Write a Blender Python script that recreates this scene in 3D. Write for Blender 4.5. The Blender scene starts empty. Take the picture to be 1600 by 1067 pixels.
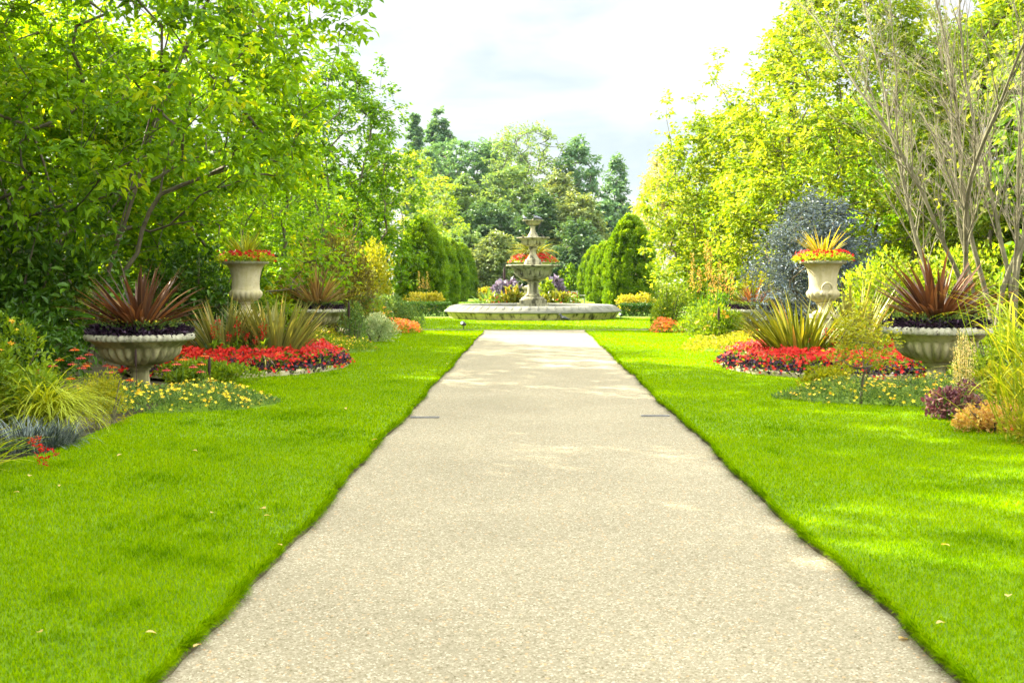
import bpy, math
import numpy as np
from mathutils import Vector

PI = math.pi
SC = bpy.context.scene
COL = SC.collection
rng = np.random.default_rng(11)

# ------------------------------------------------------------------ materials
def new_mat(name):
    m = bpy.data.materials.new(name); m.use_nodes = True
    nt = m.node_tree; nt.nodes.clear()
    return m, nt, nt.nodes, nt.links

def ramp_node(N, cols, interp='LINEAR'):
    r = N.new('ShaderNodeValToRGB'); cr = r.color_ramp; cr.interpolation = interp
    while len(cr.elements) > 1: cr.elements.remove(cr.elements[-1])
    cr.elements[0].position = cols[0][0]; cr.elements[0].color = (*cols[0][1], 1)
    for p, c in cols[1:]:
        e = cr.elements.new(p); e.color = (*c, 1)
    return r

def leaf_mat(name, cols, trans=0.35, rough=0.5, tint=(1.5, 1.25, 0.5), spec=0.25, attr='rnd'):
    m, nt, N, L = new_mat(name)
    a = N.new('ShaderNodeAttribute'); a.attribute_name = attr
    r = ramp_node(N, cols); L.new(a.outputs['Fac'], r.inputs[0])
    p = N.new('ShaderNodeBsdfPrincipled'); p.inputs['Roughness'].default_value = rough
    p.inputs['Specular IOR Level'].default_value = spec
    L.new(r.outputs[0], p.inputs['Base Color'])
    o = N.new('ShaderNodeOutputMaterial')
    if trans > 0:
        t = N.new('ShaderNodeBsdfTranslucent')
        mx = N.new('ShaderNodeMix'); mx.data_type = 'RGBA'; mx.blend_type = 'MULTIPLY'
        mx.inputs[0].default_value = 1.0; mx.inputs[7].default_value = (*tint, 1)
        L.new(r.outputs[0], mx.inputs[6]); L.new(mx.outputs[2], t.inputs['Color'])
        ms = N.new('ShaderNodeMixShader'); ms.inputs[0].default_value = trans
        L.new(p.outputs[0], ms.inputs[1]); L.new(t.outputs[0], ms.inputs[2]); L.new(ms.outputs[0], o.inputs[0])
    else:
        L.new(p.outputs[0], o.inputs[0])
    return m

def noise(N, L, scale, detail=4, rough=0.6, vec=None, mapscale=None):
    t = N.new('ShaderNodeTexNoise'); t.inputs['Scale'].default_value = scale
    t.inputs['Detail'].default_value = detail; t.inputs['Roughness'].default_value = rough
    c = N.new('ShaderNodeTexCoord'); src = c.outputs['Object']
    if mapscale:
        mp = N.new('ShaderNodeMapping'); mp.inputs['Scale'].default_value = mapscale
        L.new(src, mp.inputs[0]); src = mp.outputs[0]
    L.new(src, t.inputs['Vector'])
    return t

def mixc(N, L, fac, a, b, mode='MIX'):
    m = N.new('ShaderNodeMix'); m.data_type = 'RGBA'; m.blend_type = mode
    for v, i in ((fac, 0), (a, 6), (b, 7)):
        if isinstance(v, (int, float)): m.inputs[i].default_value = v
        elif isinstance(v, tuple): m.inputs[i].default_value = (*v, 1)
        else: L.new(v, m.inputs[i])
    return m.outputs[2]

def rough_mat(name, c1, c2, scale, bump=0.3, rough=0.85, c3=None, scale3=40.0, streak=None):
    m, nt, N, L = new_mat(name)
    n1 = noise(N, L, scale)
    r1 = ramp_node(N, [(0.35, c1), (0.65, c2)]); L.new(n1.outputs[0], r1.inputs[0])
    col = r1.outputs[0]
    if c3:
        n2 = noise(N, L, scale3, 5, 0.7)
        r2 = ramp_node(N, [(0.52, (0, 0, 0)), (0.72, (1, 1, 1))]); L.new(n2.outputs[0], r2.inputs[0])
        col = mixc(N, L, r2.outputs[0], col, c3)
    if streak:
        n3 = noise(N, L, 1.0, 3, 0.6, mapscale=streak[1])
        r3 = ramp_node(N, [(0.48, (0, 0, 0)), (0.62, (1, 1, 1))]); L.new(n3.outputs[0], r3.inputs[0])
        col = mixc(N, L, r3.outputs[0], col, streak[0])
    p = N.new('ShaderNodeBsdfPrincipled'); p.inputs['Roughness'].default_value = rough
    p.inputs['Specular IOR Level'].default_value = 0.2
    L.new(col, p.inputs['Base Color'])
    if bump:
        nb = noise(N, L, scale3, 6, 0.7)
        b = N.new('ShaderNodeBump'); b.inputs['Strength'].default_value = bump; b.inputs['Distance'].default_value = 0.02
        L.new(nb.outputs[0], b.inputs['Height']); L.new(b.outputs[0], p.inputs['Normal'])
    o = N.new('ShaderNodeOutputMaterial'); L.new(p.outputs[0], o.inputs[0])
    return m

M = {}
M['bright'] = leaf_mat('leaf_bright', [(0, (0.044, 0.121, 0.0022)), (.4, (0.1265, 0.2695, 0.0033)), (.75, (0.2365, 0.407, 0.0055)), (1, (0.484, 0.495, 0.011))], .56)
M['mid'] = leaf_mat('leaf_mid', [(0, (.032, .095, .003)), (.5, (.085, .205, .004)), (.85, (.165, .30, .006)), (1, (.32, .37, .010))], .5)
M['yellowgreen'] = leaf_mat('leaf_yellow_green', [(0, (.060, .125, .003)), (.4, (.165, .27, .006)), (.75, (.31, .40, .02)), (1, (.52, .53, .11))], .48)
M['pale'] = leaf_mat('leaf_pale', [(0, (.16, .20, .03)), (.5, (.34, .36, .10)), (1, (.55, .52, .22))], .35)
M['dark'] = leaf_mat('leaf_dark', [(0, (0.01714, 0.05508, 0.003672)), (.55, (0.04651, 0.12, 0.004896)), (1, (0.1163, 0.2266, 0.009792))], .3, .38)
M['yew'] = leaf_mat('leaf_yew', [(0, (0.04, 0.1063, 0.0025)), (.5, (0.1313, 0.25, 0.00375)), (.85, (0.2875, 0.4125, 0.005)), (1, (0.575, 0.5625, 0.01))], .35)
M['teal'] = leaf_mat('leaf_teal_hazed', [(0, (0.04212, 0.1123, 0.05148)), (.5, (0.0936, 0.2012, 0.09266)), (1, (0.1685, 0.2995, 0.1236))], .4)  # teal and far leaf colours have distance haze painted in as blue
M['fargreen'] = leaf_mat('leaf_far_green_hazed', [(0, (0.07336, 0.1416, 0.04324)), (.5, (0.1345, 0.2317, 0.06178)), (1, (0.2364, 0.3346, 0.09266))], .4)
M['farpale'] = leaf_mat('leaf_far_pale_hazed', [(0, (.080, .125, .036)), (.5, (.150, .210, .060)), (1, (.26, .31, .09))], .35)
M['fardark'] = leaf_mat('leaf_far_dark_hazed', [(0, (0.0288, 0.0768, 0.02995)), (.5, (0.05952, 0.1248, 0.04378)), (1, (0.1152, 0.2016, 0.06912))], .35)
M['bluegrey'] = leaf_mat('leaf_blue_grey', [(0, (0.03545, 0.05359, 0.0703)), (.5, (0.07445, 0.1064, 0.1365)), (1, (0.1489, 0.1971, 0.2233))], .25)
M['brownleaf'] = leaf_mat('leaf_bronze', [(0, (.07, .06, .015)), (.5, (.14, .12, .02)), (.8, (.24, .26, .02)), (1, (.42, .42, .03))], .3)
M['herb'] = leaf_mat('leaf_herb', [(0, (.055, .115, .004)), (.5, (.14, .235, .006)), (1, (.28, .36, .010))], .42)
M['herbblue'] = leaf_mat('leaf_blue_green', [(0, (.045, .10, .025)), (.5, (.11, .20, .040)), (1, (.22, .31, .06))], .35)
M['lime'] = leaf_mat('leaf_lime', [(0, (0.1254, 0.1716, 0.0033)), (.5, (0.2376, 0.264, 0.0066)), (1, (0.3828, 0.3564, 0.0198))], .42)
M['gold'] = leaf_mat('leaf_gold', [(0, (0.175, 0.196, 0.007)), (.5, (0.35, 0.329, 0.014)), (1, (0.525, 0.434, 0.056))], .4)
M['silver'] = leaf_mat('leaf_silver', [(0, (.16, .26, .10)), (.5, (.33, .42, .20)), (1, (.62, .64, .45))], .3)
M['purple'] = leaf_mat('leaf_black_purple', [(0, (0.0096, 0.0048, 0.0096)), (.6, (0.028, 0.0128, 0.028)), (1, (0.08, 0.04, 0.072))], .1, .4, (1.3, .8, 1.0))
M['plum'] = leaf_mat('leaf_plum', [(0, (.06, .015, .025)), (.5, (.14, .045, .06)), (1, (.26, .16, .08))], .2, .5, (1.4, .9, .9))
M['mauve'] = leaf_mat('leaf_mauve', [(0, (0.09, 0.0675, 0.105)), (.5, (0.18, 0.1425, 0.2025)), (1, (0.315, 0.27, 0.3))], .2, .5, (1.2, 1, 1))
M['orangeleaf'] = leaf_mat('leaf_orange', [(0, (0.33, 0.165, 0.03)), (.4, (0.495, 0.3, 0.075)), (.8, (0.555, 0.435, 0.15)), (1, (0.4125, 0.4125, 0.045))], .4)
M['grass'] = leaf_mat('grass_blade', [(0, (0.05051, 0.1271, 0.000231)), (.35, (0.128, 0.2387, 0.000231)), (.7, (0.2154, 0.3311, 0.000462)), (1, (0.3165, 0.4004, 0.00231))], .42, .8, (1.3, 1.2, .1), .0)
M['limeflax'] = leaf_mat('flax_lime', [(0, (.12, .17, .010)), (.5, (.24, .28, .015)), (.85, (.40, .40, .03)), (1, (.42, .26, .05))], .35, .42)
M['petunialeaf'] = leaf_mat('leaf_petunia', [(0, (.14, .24, .008)), (.5, (.28, .38, .012)), (1, (.46, .52, .03))], .42)
M['bronzeflax'] = leaf_mat('flax_bronze', [(0, (0.03729, 0.01912, 0.0102)), (.5, (0.08032, 0.03952, 0.0204)), (.85, (0.1549, 0.07331, 0.02869)), (1, (0.2639, 0.1466, 0.05737))], .28, .4, (1.6, 1, .6))
M['oliveflax'] = leaf_mat('flax_olive', [(0, (.085, .095, .024)), (.5, (.185, .19, .045)), (.85, (.29, .28, .07)), (1, (.44, .32, .09))], .28, .42)
M['yellowflax'] = leaf_mat('flax_yellow', [(0, (0.066, 0.0858, 0.00792)), (.5, (0.1452, 0.1716, 0.0132)), (.85, (0.2508, 0.2508, 0.0198)), (1, (0.2772, 0.1584, 0.033))], .35, .42)
M['goldflax'] = leaf_mat('flax_gold', [(0, (0.176, 0.16, 0.016)), (.4, (0.32, 0.288, 0.024)), (.8, (0.496, 0.4, 0.032)), (1, (0.36, 0.16, 0.048))], .35, .45)
M['tanflax'] = leaf_mat('flax_tan', [(0, (.13, .08, .03)), (.5, (.28, .17, .07)), (.8, (.40, .27, .12)), (1, (.34, .36, .06))], .25, .45)
M['hakone'] = leaf_mat('grass_hakone', [(0, (0.248, 0.3168, 0.00576)), (.5, (0.4015, 0.4608, 0.0108)), (1, (0.4841, 0.5616, 0.072))], .45)
M['blackgrass'] = leaf_mat('grass_black', [(0, (.020, .035, .032)), (.6, (.065, .09, .08)), (1, (.20, .24, .20))], .1, .35)
M['reedleaf'] = leaf_mat('leaf_reed', [(0, (.14, .22, .005)), (.5, (.28, .36, .010)), (1, (.52, .50, .05))], .48)
M['red'] = leaf_mat('petal_red', [(0, (0.2856, 0.00408, 0.00272)), (.6, (0.476, 0.01224, 0.00544)), (1, (0.5576, 0.0408, 0.0136))], .25, .55, (1.2, 1, 1), .15)
M['orange'] = leaf_mat('petal_orange', [(0, (0.4836, 0.0546, 0.00468)), (.5, (0.624, 0.1092, 0.00936)), (1, (0.663, 0.2184, 0.0234))], .25, .55, (1.1, 1, 1), .15)
M['yellow'] = leaf_mat('petal_yellow', [(0, (0.5184, 0.288, 0.0072)), (.5, (0.5904, 0.432, 0.0108)), (1, (0.6336, 0.5328, 0.0288))], .25, .55, (1.1, 1, 1), .15)
M['amber'] = leaf_mat('petal_amber', [(0, (0.6, 0.208, 0.008)), (.5, (0.672, 0.32, 0.016)), (1, (0.688, 0.464, 0.064))], .25, .55, (1.1, 1, 1), .15)
M['pink'] = leaf_mat('petal_pink_red', [(0, (0.4125, 0.03, 0.045)), (.5, (0.51, 0.06, 0.0525)), (1, (0.585, 0.165, 0.045))], .25, .55, (1.1, 1, 1), .15)
M['whitepetal'] = leaf_mat('petal_white', [(0, (.6, .6, .5)), (1, (.8, .8, .72))], .25, .55, (1, 1, 1), .15)
M['plume'] = leaf_mat('plume', [(0, (.36, .28, .09)), (.5, (.55, .46, .19)), (1, (.72, .66, .34))], .3, .7)
M['spire'] = leaf_mat('spire_brown', [(0, (.30, .17, .03)), (.5, (.46, .28, .05)), (1, (.62, .44, .10))], .2, .7)
M['cattail'] = leaf_mat('cattail', [(0, (.012, .006, .006)), (1, (.05, .025, .02))], 0, .8)
M['cone'] = leaf_mat('flower_cone', [(0, (.06, .02, .01)), (1, (.22, .09, .02))], 0, .8)
M['stem'] = leaf_mat('stem_green', [(0, (.04, .10, .01)), (1, (.10, .18, .02))], 0, .6)
M['bark'] = rough_mat('bark', (.075, .060, .038), (.16, .135, .085), 6, .5, .9, (.09, .11, .05), 30)
M['barkpale'] = rough_mat('bark_pale', (.078, .074, .036), (.165, .15, .085), 5, .4, .85, (.10, .10, .045), 26)
M['barkfar'] = rough_mat('bark_far', (.08, .075, .055), (.15, .14, .10), 2, 0, .9)
M['twig'] = rough_mat('twig_bark', (.26, .22, .14), (.42, .37, .25), 5, 0, .85)
M['stone'] = rough_mat('stone_urn', (0.302, 0.278, 0.142), (0.41, 0.37, 0.205), 3.5, .35, .85, (.22, .20, .09), 22, ((.15, .14, .06), (5, 5, .8)))
M['stonerim'] = rough_mat('stone_rim', (0.263, 0.254, 0.169), (0.44, 0.423, 0.3), 9, .8, .9, (.17, .165, .09), 30)
M['stonepale'] = rough_mat('stone_vase', (0.372, 0.327, 0.186), (0.46, 0.412, 0.256), 3, .3, .85, (.31, .275, .14), 20, ((.36, .32, .15), (6, 6, .7)))
M['stonefountain'] = rough_mat('stone_fountain', (0.229, 0.215, 0.128), (0.338, 0.316, 0.206), 1.6, .5, .85, (.14, .13, .075), 7, ((.065, .06, .033), (6, 6, .7)))
M['stonebasin'] = rough_mat('stone_basin', (.62, .50, .24), (.74, .62, .34), 1.2, .3, .85, (.38, .32, .16), 7, ((.10, .085, .04), (3.6, 3.6, .10)))
M['stonecoping'] = rough_mat('stone_coping', (.105, .104, .08), (.185, .18, .14), 2.5, .6, .9, (.17, .17, .12), 9)
M['soil'] = rough_mat('soil', (.05, .04, .02), (.095, .075, .04), 3, .6, .95, (.04, .05, .015), 14)
M['timber'] = rough_mat('timber_edge', (.10, .085, .06), (.19, .165, .12), 6, .4, .9)
M['metal'] = rough_mat('galvanised', (.13, .13, .12), (.21, .205, .19), 12, .1, .8)
M['lampblack'] = rough_mat('lamp_black', (.02, .02, .02), (.05, .05, .05), 20, .1, .4)
M['lampglass'] = rough_mat('lamp_glass', (.55, .58, .6), (.7, .72, .72), 10, 0, .2)
M['pigeongrey'] = rough_mat('feather_grey', (.05, .055, .07), (.13, .14, .16), 14, .2, .7)
M['pigeondark'] = rough_mat('feather_dark', (.02, .02, .025), (.06, .06, .065), 14, .2, .6)
M['benchwood'] = rough_mat('bench_wood', (.34, .32, .26), (.48, .45, .38), 6, .2, .8)
M['water'] = rough_mat('basin_water', (.03, .05, .04), (.05, .07, .05), 2, .05, .08)

def gravel_mat():
    m, nt, N, L = new_mat('gravel')
    c = N.new('ShaderNodeTexCoord')
    def vor(s):
        v = N.new('ShaderNodeTexVoronoi'); v.inputs['Scale'].default_value = s
        L.new(c.outputs['Object'], v.inputs['Vector']); return v
    v = vor(115)
    sep = N.new('ShaderNodeSeparateColor'); L.new(v.outputs['Color'], sep.inputs[0])
    r = ramp_node(N, [(0, (.122, .098, .053)), (.12, (.187, .161, .102)), (.4, (.225, .198, .132)), (.72, (.251, .222, .151)), (.92, (.33, .296, .208)), (1, (.45, .415, .31))])
    L.new(sep.outputs[0], r.inputs[0])
    n1 = noise(N, L, 0.55, 4, .6); rr = ramp_node(N, [(.3, (.86, .85, .82)), (.7, (1.06, 1.05, 1.02))]); L.new(n1.outputs[0], rr.inputs[0])
    col = mixc(N, L, 1.0, r.outputs[0], rr.outputs[0], 'MULTIPLY')
    n4 = noise(N, L, 14, 3, .6); r4 = ramp_node(N, [(.3, (.9, .9, .88)), (.7, (1.05, 1.05, 1.05))]); L.new(n4.outputs[0], r4.inputs[0])
    col = mixc(N, L, 1.0, col, r4.outputs[0], 'MULTIPLY')
    v2 = vor(80); s2 = N.new('ShaderNodeSeparateColor'); L.new(v2.outputs['Color'], s2.inputs[0])
    gt = N.new('ShaderNodeMath'); gt.operation = 'GREATER_THAN'; gt.inputs[1].default_value = .98; L.new(s2.outputs[1], gt.inputs[0])
    col = mixc(N, L, gt.outputs[0], col, (.36, .23, .11))
    p = N.new('ShaderNodeBsdfPrincipled'); p.inputs['Roughness'].default_value = .9; p.inputs['Specular IOR Level'].default_value = .05
    L.new(col, p.inputs['Base Color'])
    b = N.new('ShaderNodeBump'); b.inputs['Strength'].default_value = .55; b.inputs['Distance'].default_value = .006; b.invert = True
    L.new(v.outputs['Distance'], b.inputs['Height']); L.new(b.outputs[0], p.inputs['Normal'])
    o = N.new('ShaderNodeOutputMaterial'); L.new(p.outputs[0], o.inputs[0])
    return m
M['gravel'] = gravel_mat()
M['turf'] = rough_mat('turf', (.075, .145, .0005), (.12, .205, .001), .9, .4, .9, (.16, .245, .001), 6)

# ------------------------------------------------------------------ mesh helpers
class Geo:
    def __init__(s): s.V=[]; s.T=[]; s.Q=[]; s.R=[]; s.n=0
    def add(s, V, T=None, Q=None, rnd=0.5):
        V = np.asarray(V, float).reshape(-1, 3)
        s.V.append(V)
        if T is not None and len(T): s.T.append(np.asarray(T, np.int64).reshape(-1, 3) + s.n)
        if Q is not None and len(Q): s.Q.append(np.asarray(Q, np.int64).reshape(-1, 4) + s.n)
        s.R.append(np.broadcast_to(np.asarray(rnd, float), (len(V),)).copy())
        s.n += len(V)
        return s
    def mesh(s, name, mat, smooth=False):
        me = bpy.data.meshes.new(name)
        V = np.concatenate(s.V); R = np.concatenate(s.R)
        T = np.concatenate(s.T) if s.T else np.zeros((0, 3), np.int64)
        Q = np.concatenate(s.Q) if s.Q else np.zeros((0, 4), np.int64)
        me.vertices.add(len(V)); me.vertices.foreach_set('co', V.astype(np.float32).ravel())
        idx = np.concatenate([T.ravel(), Q.ravel()]).astype(np.int32)
        me.loops.add(len(idx)); me.loops.foreach_set('vertex_index', idx)
        st = np.concatenate([np.arange(len(T)) * 3, len(T) * 3 + np.arange(len(Q)) * 4]).astype(np.int32)
        me.polygons.add(len(st)); me.polygons.foreach_set('loop_start', st)
        me.polygons.foreach_set('use_smooth', np.full(len(st), smooth))
        me.update(calc_edges=True)
        at = me.attributes.new('rnd', 'FLOAT', 'POINT'); at.data.foreach_set('value', np.clip(R, 0, 1).astype(np.float32))
        me.materials.append(mat)
        return me
    def obj(s, name, mat, parent=None, loc=(0, 0, 0), rotz=0.0, smooth=False):
        o = bpy.data.objects.new(name, s.mesh(name, mat, smooth)); COL.objects.link(o)
        if parent is not None: o.parent = parent
        o.location = loc; o.rotation_euler = (0, 0, rotz)
        return o

def tag(o, label, cat, group=None):
    o['label'] = label; o['category'] = cat
    if group: o['group'] = group
    return o
def thing(name, label, cat, loc=(0, 0, 0), rotz=0, group=None, scale=1):
    o = bpy.data.objects.new(name, None); COL.objects.link(o); o.empty_display_size = .2
    o.location = loc; o.rotation_euler = (0, 0, rotz)
    o.scale = scale if hasattr(scale, '__len__') else (scale,) * 3
    return tag(o, label, cat, group)
def dup(root, label, loc, rotz=0, scale=1, group=None):
    c = root.copy(); COL.objects.link(c); c.location = loc; c.rotation_euler = (0, 0, rotz)
    c.scale = scale if hasattr(scale, '__len__') else (scale,) * 3
    c['label'] = label
    if group: c['group'] = group
    for ch in list(root.children):
        d = ch.copy(); COL.objects.link(d); d.parent = c
        for g in list(ch.children):
            e = g.copy(); COL.objects.link(e); e.parent = d
    return c
def part(g, name, mat, parent, smooth=False): return g.obj(name, M[mat], parent, smooth=smooth)

def unit(v): return v / np.maximum(np.linalg.norm(v, axis=-1, keepdims=True), 1e-9)
def rdir(n, r=None):
    return unit((r or rng).normal(size=(n, 3)))

LEAF4 = (np.array([(0, 0, 0), (.5, .45, .10), (0, 1, -.10), (-.5, .45, .10)]), [(0, 1, 2), (0, 2, 3)])
LEAF7 = (np.array([(0, 0, 0), (.46, .32, .08), (.36, .66, .02), (0, 1, -.20), (-.36, .66, .02), (-.46, .32, .08), (0, .5, -.02)]),
         [(0, 1, 6), (1, 2, 6), (2, 3, 6), (3, 4, 6), (4, 5, 6), (5, 0, 6)])
def flower_tmpl(k=5, inner=.42, cup=.18):
    v = [(0, 0, 0)]
    for i in range(2 * k):
        a = PI * i / k; r = 1 if i % 2 == 0 else inner
        v.append((r * math.cos(a), r * math.sin(a), cup if i % 2 == 0 else cup * .4))
    return np.array(v), [(0, 1 + i, 1 + (i + 1) % (2 * k)) for i in range(2 * k)]
FLOWER5 = flower_tmpl(); FLOWER8 = flower_tmpl(8, .6, -.25)

def leaves(g, P, D, Nn, Ls, Ws, rnd, tmpl=LEAF4):
    P = np.asarray(P); n = len(P)
    if n == 0: return
    D = unit(D); S = np.cross(D, Nn); S = unit(S + 1e-6); N2 = np.cross(S, D)
    Ls = np.broadcast_to(Ls, (n,))[:, None, None]; Ws = np.broadcast_to(Ws, (n,))[:, None, None]
    t, f = tmpl; k = len(t)
    V = P[:, None] + S[:, None] * (t[None, :, 0:1] * Ws) + D[:, None] * (t[None, :, 1:2] * Ls) + N2[:, None] * (t[None, :, 2:3] * Ls)
    F = (np.array(f)[None] + (np.arange(n) * k)[:, None, None]).reshape(-1, 3)
    g.add(V.reshape(-1, 3), T=F, rnd=np.repeat(np.broadcast_to(rnd, (n,)), k))

def flowers(g, P, Nn, R, rnd, tmpl=FLOWER5):
    """flat flowers: template z along Nn"""
    n = len(P)
    if n == 0: return
    Nn = unit(Nn); A = unit(np.cross(Nn, rdir(n))); B = np.cross(Nn, A)
    R = np.broadcast_to(R, (n,))[:, None, None]
    t, f = tmpl; k = len(t)
    V = P[:, None] + R * (A[:, None] * t[None, :, 0:1] + B[:, None] * t[None, :, 1:2] + Nn[:, None] * t[None, :, 2:3])
    F = (np.array(f)[None] + (np.arange(n) * k)[:, None, None]).reshape(-1, 3)
    g.add(V.reshape(-1, 3), T=F, rnd=np.repeat(np.broadcast_to(rnd, (n,)), k))

def blades(g, P, az, Ln, W, el0, droop, rnd, segs=4, fold=0.0, pw=1.3, prof='strap', tiprnd=None, sway=0.0):
    """strap leaves: grow from P in direction az, elevation el0 falling by droop along the leaf"""
    P = np.asarray(P, float); n = len(P)
    if n == 0: return
    b = lambda x: np.broadcast_to(np.asarray(x, float), (n,))
    az, Ln, W, el0, droop, rnd = map(b, (az, Ln, W, el0, droop, rnd))
    t = np.linspace(0, 1, segs + 1)
    el = el0[:, None] - droop[:, None] * t[None] ** pw
    elm = (el[:, 1:] + el[:, :-1]) / 2
    ds = Ln[:, None] / segs
    h = np.concatenate([np.zeros((n, 1)), np.cumsum(np.cos(elm) * ds, 1)], 1)
    z = np.concatenate([np.zeros((n, 1)), np.cumsum(np.sin(elm) * ds, 1)], 1)
    aa = az[:, None] + sway * rng.normal(size=(n, 1)) * t[None] ** 2
    C = np.stack([P[:, 0:1] + np.cos(aa) * h, P[:, 1:2] + np.sin(aa) * h, P[:, 2:3] + z], -1)
    if prof == 'strap': w = np.minimum(1, .55 + 1.4 * t) * (1 - t ** 3.2)
    elif prof == 'grass': w = 1 - t ** 1.5
    else: w = np.sin(PI * np.clip(t * .93 + .05, 0, 1)) ** .8
    w = np.maximum(w, .03)
    side = np.stack([-np.sin(az), np.cos(az), np.zeros(n)], -1)[:, None] * (W[:, None] * w[None])[..., None] * .5
    r2 = np.repeat(rnd[:, None], segs + 1, 1)
    if tiprnd is not None: r2 = r2 + (tiprnd - r2) * t[None] ** 3
    if fold:
        nrm = np.stack([-np.cos(az)[:, None] * np.sin(el), -np.sin(az)[:, None] * np.sin(el), np.cos(el)], -1) * (W[:, None] * w[None])[..., None] * fold
        V = np.stack([C - side + nrm, C, C + side + nrm], 2); k = 3
    else:
        V = np.stack([C - side, C + side], 2); k = 2
    i = np.arange(segs)[:, None] * k + np.arange(k - 1)[None]
    q = np.stack([i, i + 1, i + 1 + k, i + k], -1).reshape(-1, 4)
    Q = (q[None] + (np.arange(n) * k * (segs + 1))[:, None, None]).reshape(-1, 4)
    g.add(V.reshape(-1, 3), Q=Q, rnd=np.repeat(r2.ravel(), k))

def tube(g, pts, rad, sides=6, rnd=.5, cap=False):
    pts = np.asarray(pts, float); n = len(pts); rad = np.broadcast_to(rad, (n,))
    d = np.gradient(pts, axis=0); d = unit(d)
    ref = np.array([1, 0, 0.]) if abs(d[0, 2]) > .7 else np.array([0, 0, 1.])
    A = unit(np.cross(d, ref)); B = np.cross(d, A)
    th = np.arange(sides) * 2 * PI / sides
    V = pts[:, None] + rad[:, None, None] * (A[:, None] * np.cos(th)[None, :, None] + B[:, None] * np.sin(th)[None, :, None])
    i = np.arange(n - 1)[:, None] * sides; j = np.arange(sides)[None]; jn = (j + 1) % sides
    Q = np.stack([i + j, i + jn, i + sides + jn, i + sides + j], -1).reshape(-1, 4)
    V = V.reshape(-1, 3); T = None
    if cap:
        V = np.concatenate([V, pts[:1], pts[-1:]]); c0, c1 = n * sides, n * sides + 1
        T = [(c0, (k + 1) % sides, k) for k in range(sides)] + [(c1, (n - 1) * sides + k, (n - 1) * sides + (k + 1) % sides) for k in range(sides)]
    g.add(V, T=T, Q=Q, rnd=rnd)

def box(g, lo, hi, rnd=.5):
    x0, y0, z0 = lo; x1, y1, z1 = hi
    V = [(x0, y0, z0), (x1, y0, z0), (x1, y1, z0), (x0, y1, z0), (x0, y0, z1), (x1, y0, z1), (x1, y1, z1), (x0, y1, z1)]
    g.add(V, Q=[(0, 3, 2, 1), (4, 5, 6, 7), (0, 1, 5, 4), (1, 2, 6, 5), (2, 3, 7, 6), (3, 0, 4, 7)], rnd=rnd)

def lathe(g, prof, seg=64, lobes=0, sx=1, sy=1, closed=False, angular=0):
    """prof rows: (r, z, amp) ; lobes: number of gadroons, amp their depth"""
    prof = np.array([(p + (0,))[:3] if len(p) < 3 else p for p in prof], float); n = len(prof)
    th = np.arange(seg) * 2 * PI / seg
    mod = np.abs(np.sin(lobes * th / 2)) if lobes else np.ones(seg)
    r = prof[:, 0:1] * (1 - prof[:, 2:3] * (1 - mod[None]))
    V = np.stack([r * np.cos(th) * sx, r * np.sin(th) * sy, np.repeat(prof[:, 1:2], seg, 1)], -1).reshape(-1, 3)
    m = n if closed else n - 1
    i = np.arange(m)[:, None]; i2 = (i + 1) % n; j = np.arange(seg)[None]; jn = (j + 1) % seg
    Q = np.stack([i * seg + j, i * seg + jn, i2 * seg + jn, i2 * seg + j], -1).reshape(-1, 4)
    g.add(V, Q=Q)

def rp(n, lo=0., hi=1.): return rng.uniform(lo, hi, n)
def clumpy(P, s=.6, ph=0.):
    return .5 + .25 * (np.sin(P[:, 0] / s + 1.3 + ph) + np.sin(P[:, 1] / s * 1.13 + P[:, 0] / s * .5 + 4 * ph)) 

F = 1900.0
def gx(px, Y): return (px - 829) / F * Y
def gz(py, Y): return 1.6 - (py - 437) / F * Y

# ------------------------------------------------------------------ camera, light, sky
cam = bpy.data.cameras.new('camera'); co = bpy.data.objects.new('camera', cam); COL.objects.link(co)
co.location = (0, 0, 1.6); co.rotation_euler = (PI / 2, 0, 0)
cam.sensor_width = 36; cam.lens = F * 36 / 1600
cam.shift_x = -29 / 1600; cam.shift_y = -96.5 / 1600
cam.clip_start = .1; cam.clip_end = 2000
cam.dof.use_dof = True; cam.dof.focus_distance = 19; cam.dof.aperture_fstop = 7
SC.camera = co

EL = math.radians(33); AZ = math.atan2(-.84, .55)
to_sun = Vector((math.sin(AZ) * math.cos(EL), math.cos(AZ) * math.cos(EL), math.sin(EL)))
sl = bpy.data.lights.new('sun', 'SUN'); sl.energy = 3.9; sl.angle = math.radians(.5); sl.color = (1, .93, .76)
so = bpy.data.objects.new('sun', sl); COL.objects.link(so); so.rotation_euler = to_sun.to_track_quat('Z', 'Y').to_euler(); so.location = (-30, 20, 40)

w = bpy.data.worlds.new('World'); SC.world = w; w.use_nodes = True
nt = w.node_tree; nt.nodes.clear(); N = nt.nodes; L = nt.links
sky = N.new('ShaderNodeTexSky'); sky.sky_type = 'NISHITA'; sky.sun_disc = False; sky.sun_elevation = EL; sky.sun_rotation = AZ
bg1 = N.new('ShaderNodeBackground'); bg1.inputs[1].default_value = .05; L.new(sky.outputs[0], bg1.inputs[0])
tc = N.new('ShaderNodeTexCoord'); mp = N.new('ShaderNodeMapping'); mp.inputs['Scale'].default_value = (1.0, 1.0, 3.2); mp.inputs['Location'].default_value = (.35, .1, .62)
L.new(tc.outputs['Generated'], mp.inputs[0])
n1 = N.new('ShaderNodeTexNoise'); n1.inputs['Scale'].default_value = 4.2; n1.inputs['Detail'].default_value = 6; n1.inputs['Roughness'].default_value = .55; n1.inputs['Distortion'].default_value = .3
L.new(mp.outputs[0], n1.inputs['Vector'])
cr = ramp_node(N, [(.34, (.66, .745, .77)), (.43, (.86, .895, .90)), (.49, (.97, .975, .975)), (.58, (1, 1, 1))]); L.new(n1.outputs[0], cr.inputs[0])
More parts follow.
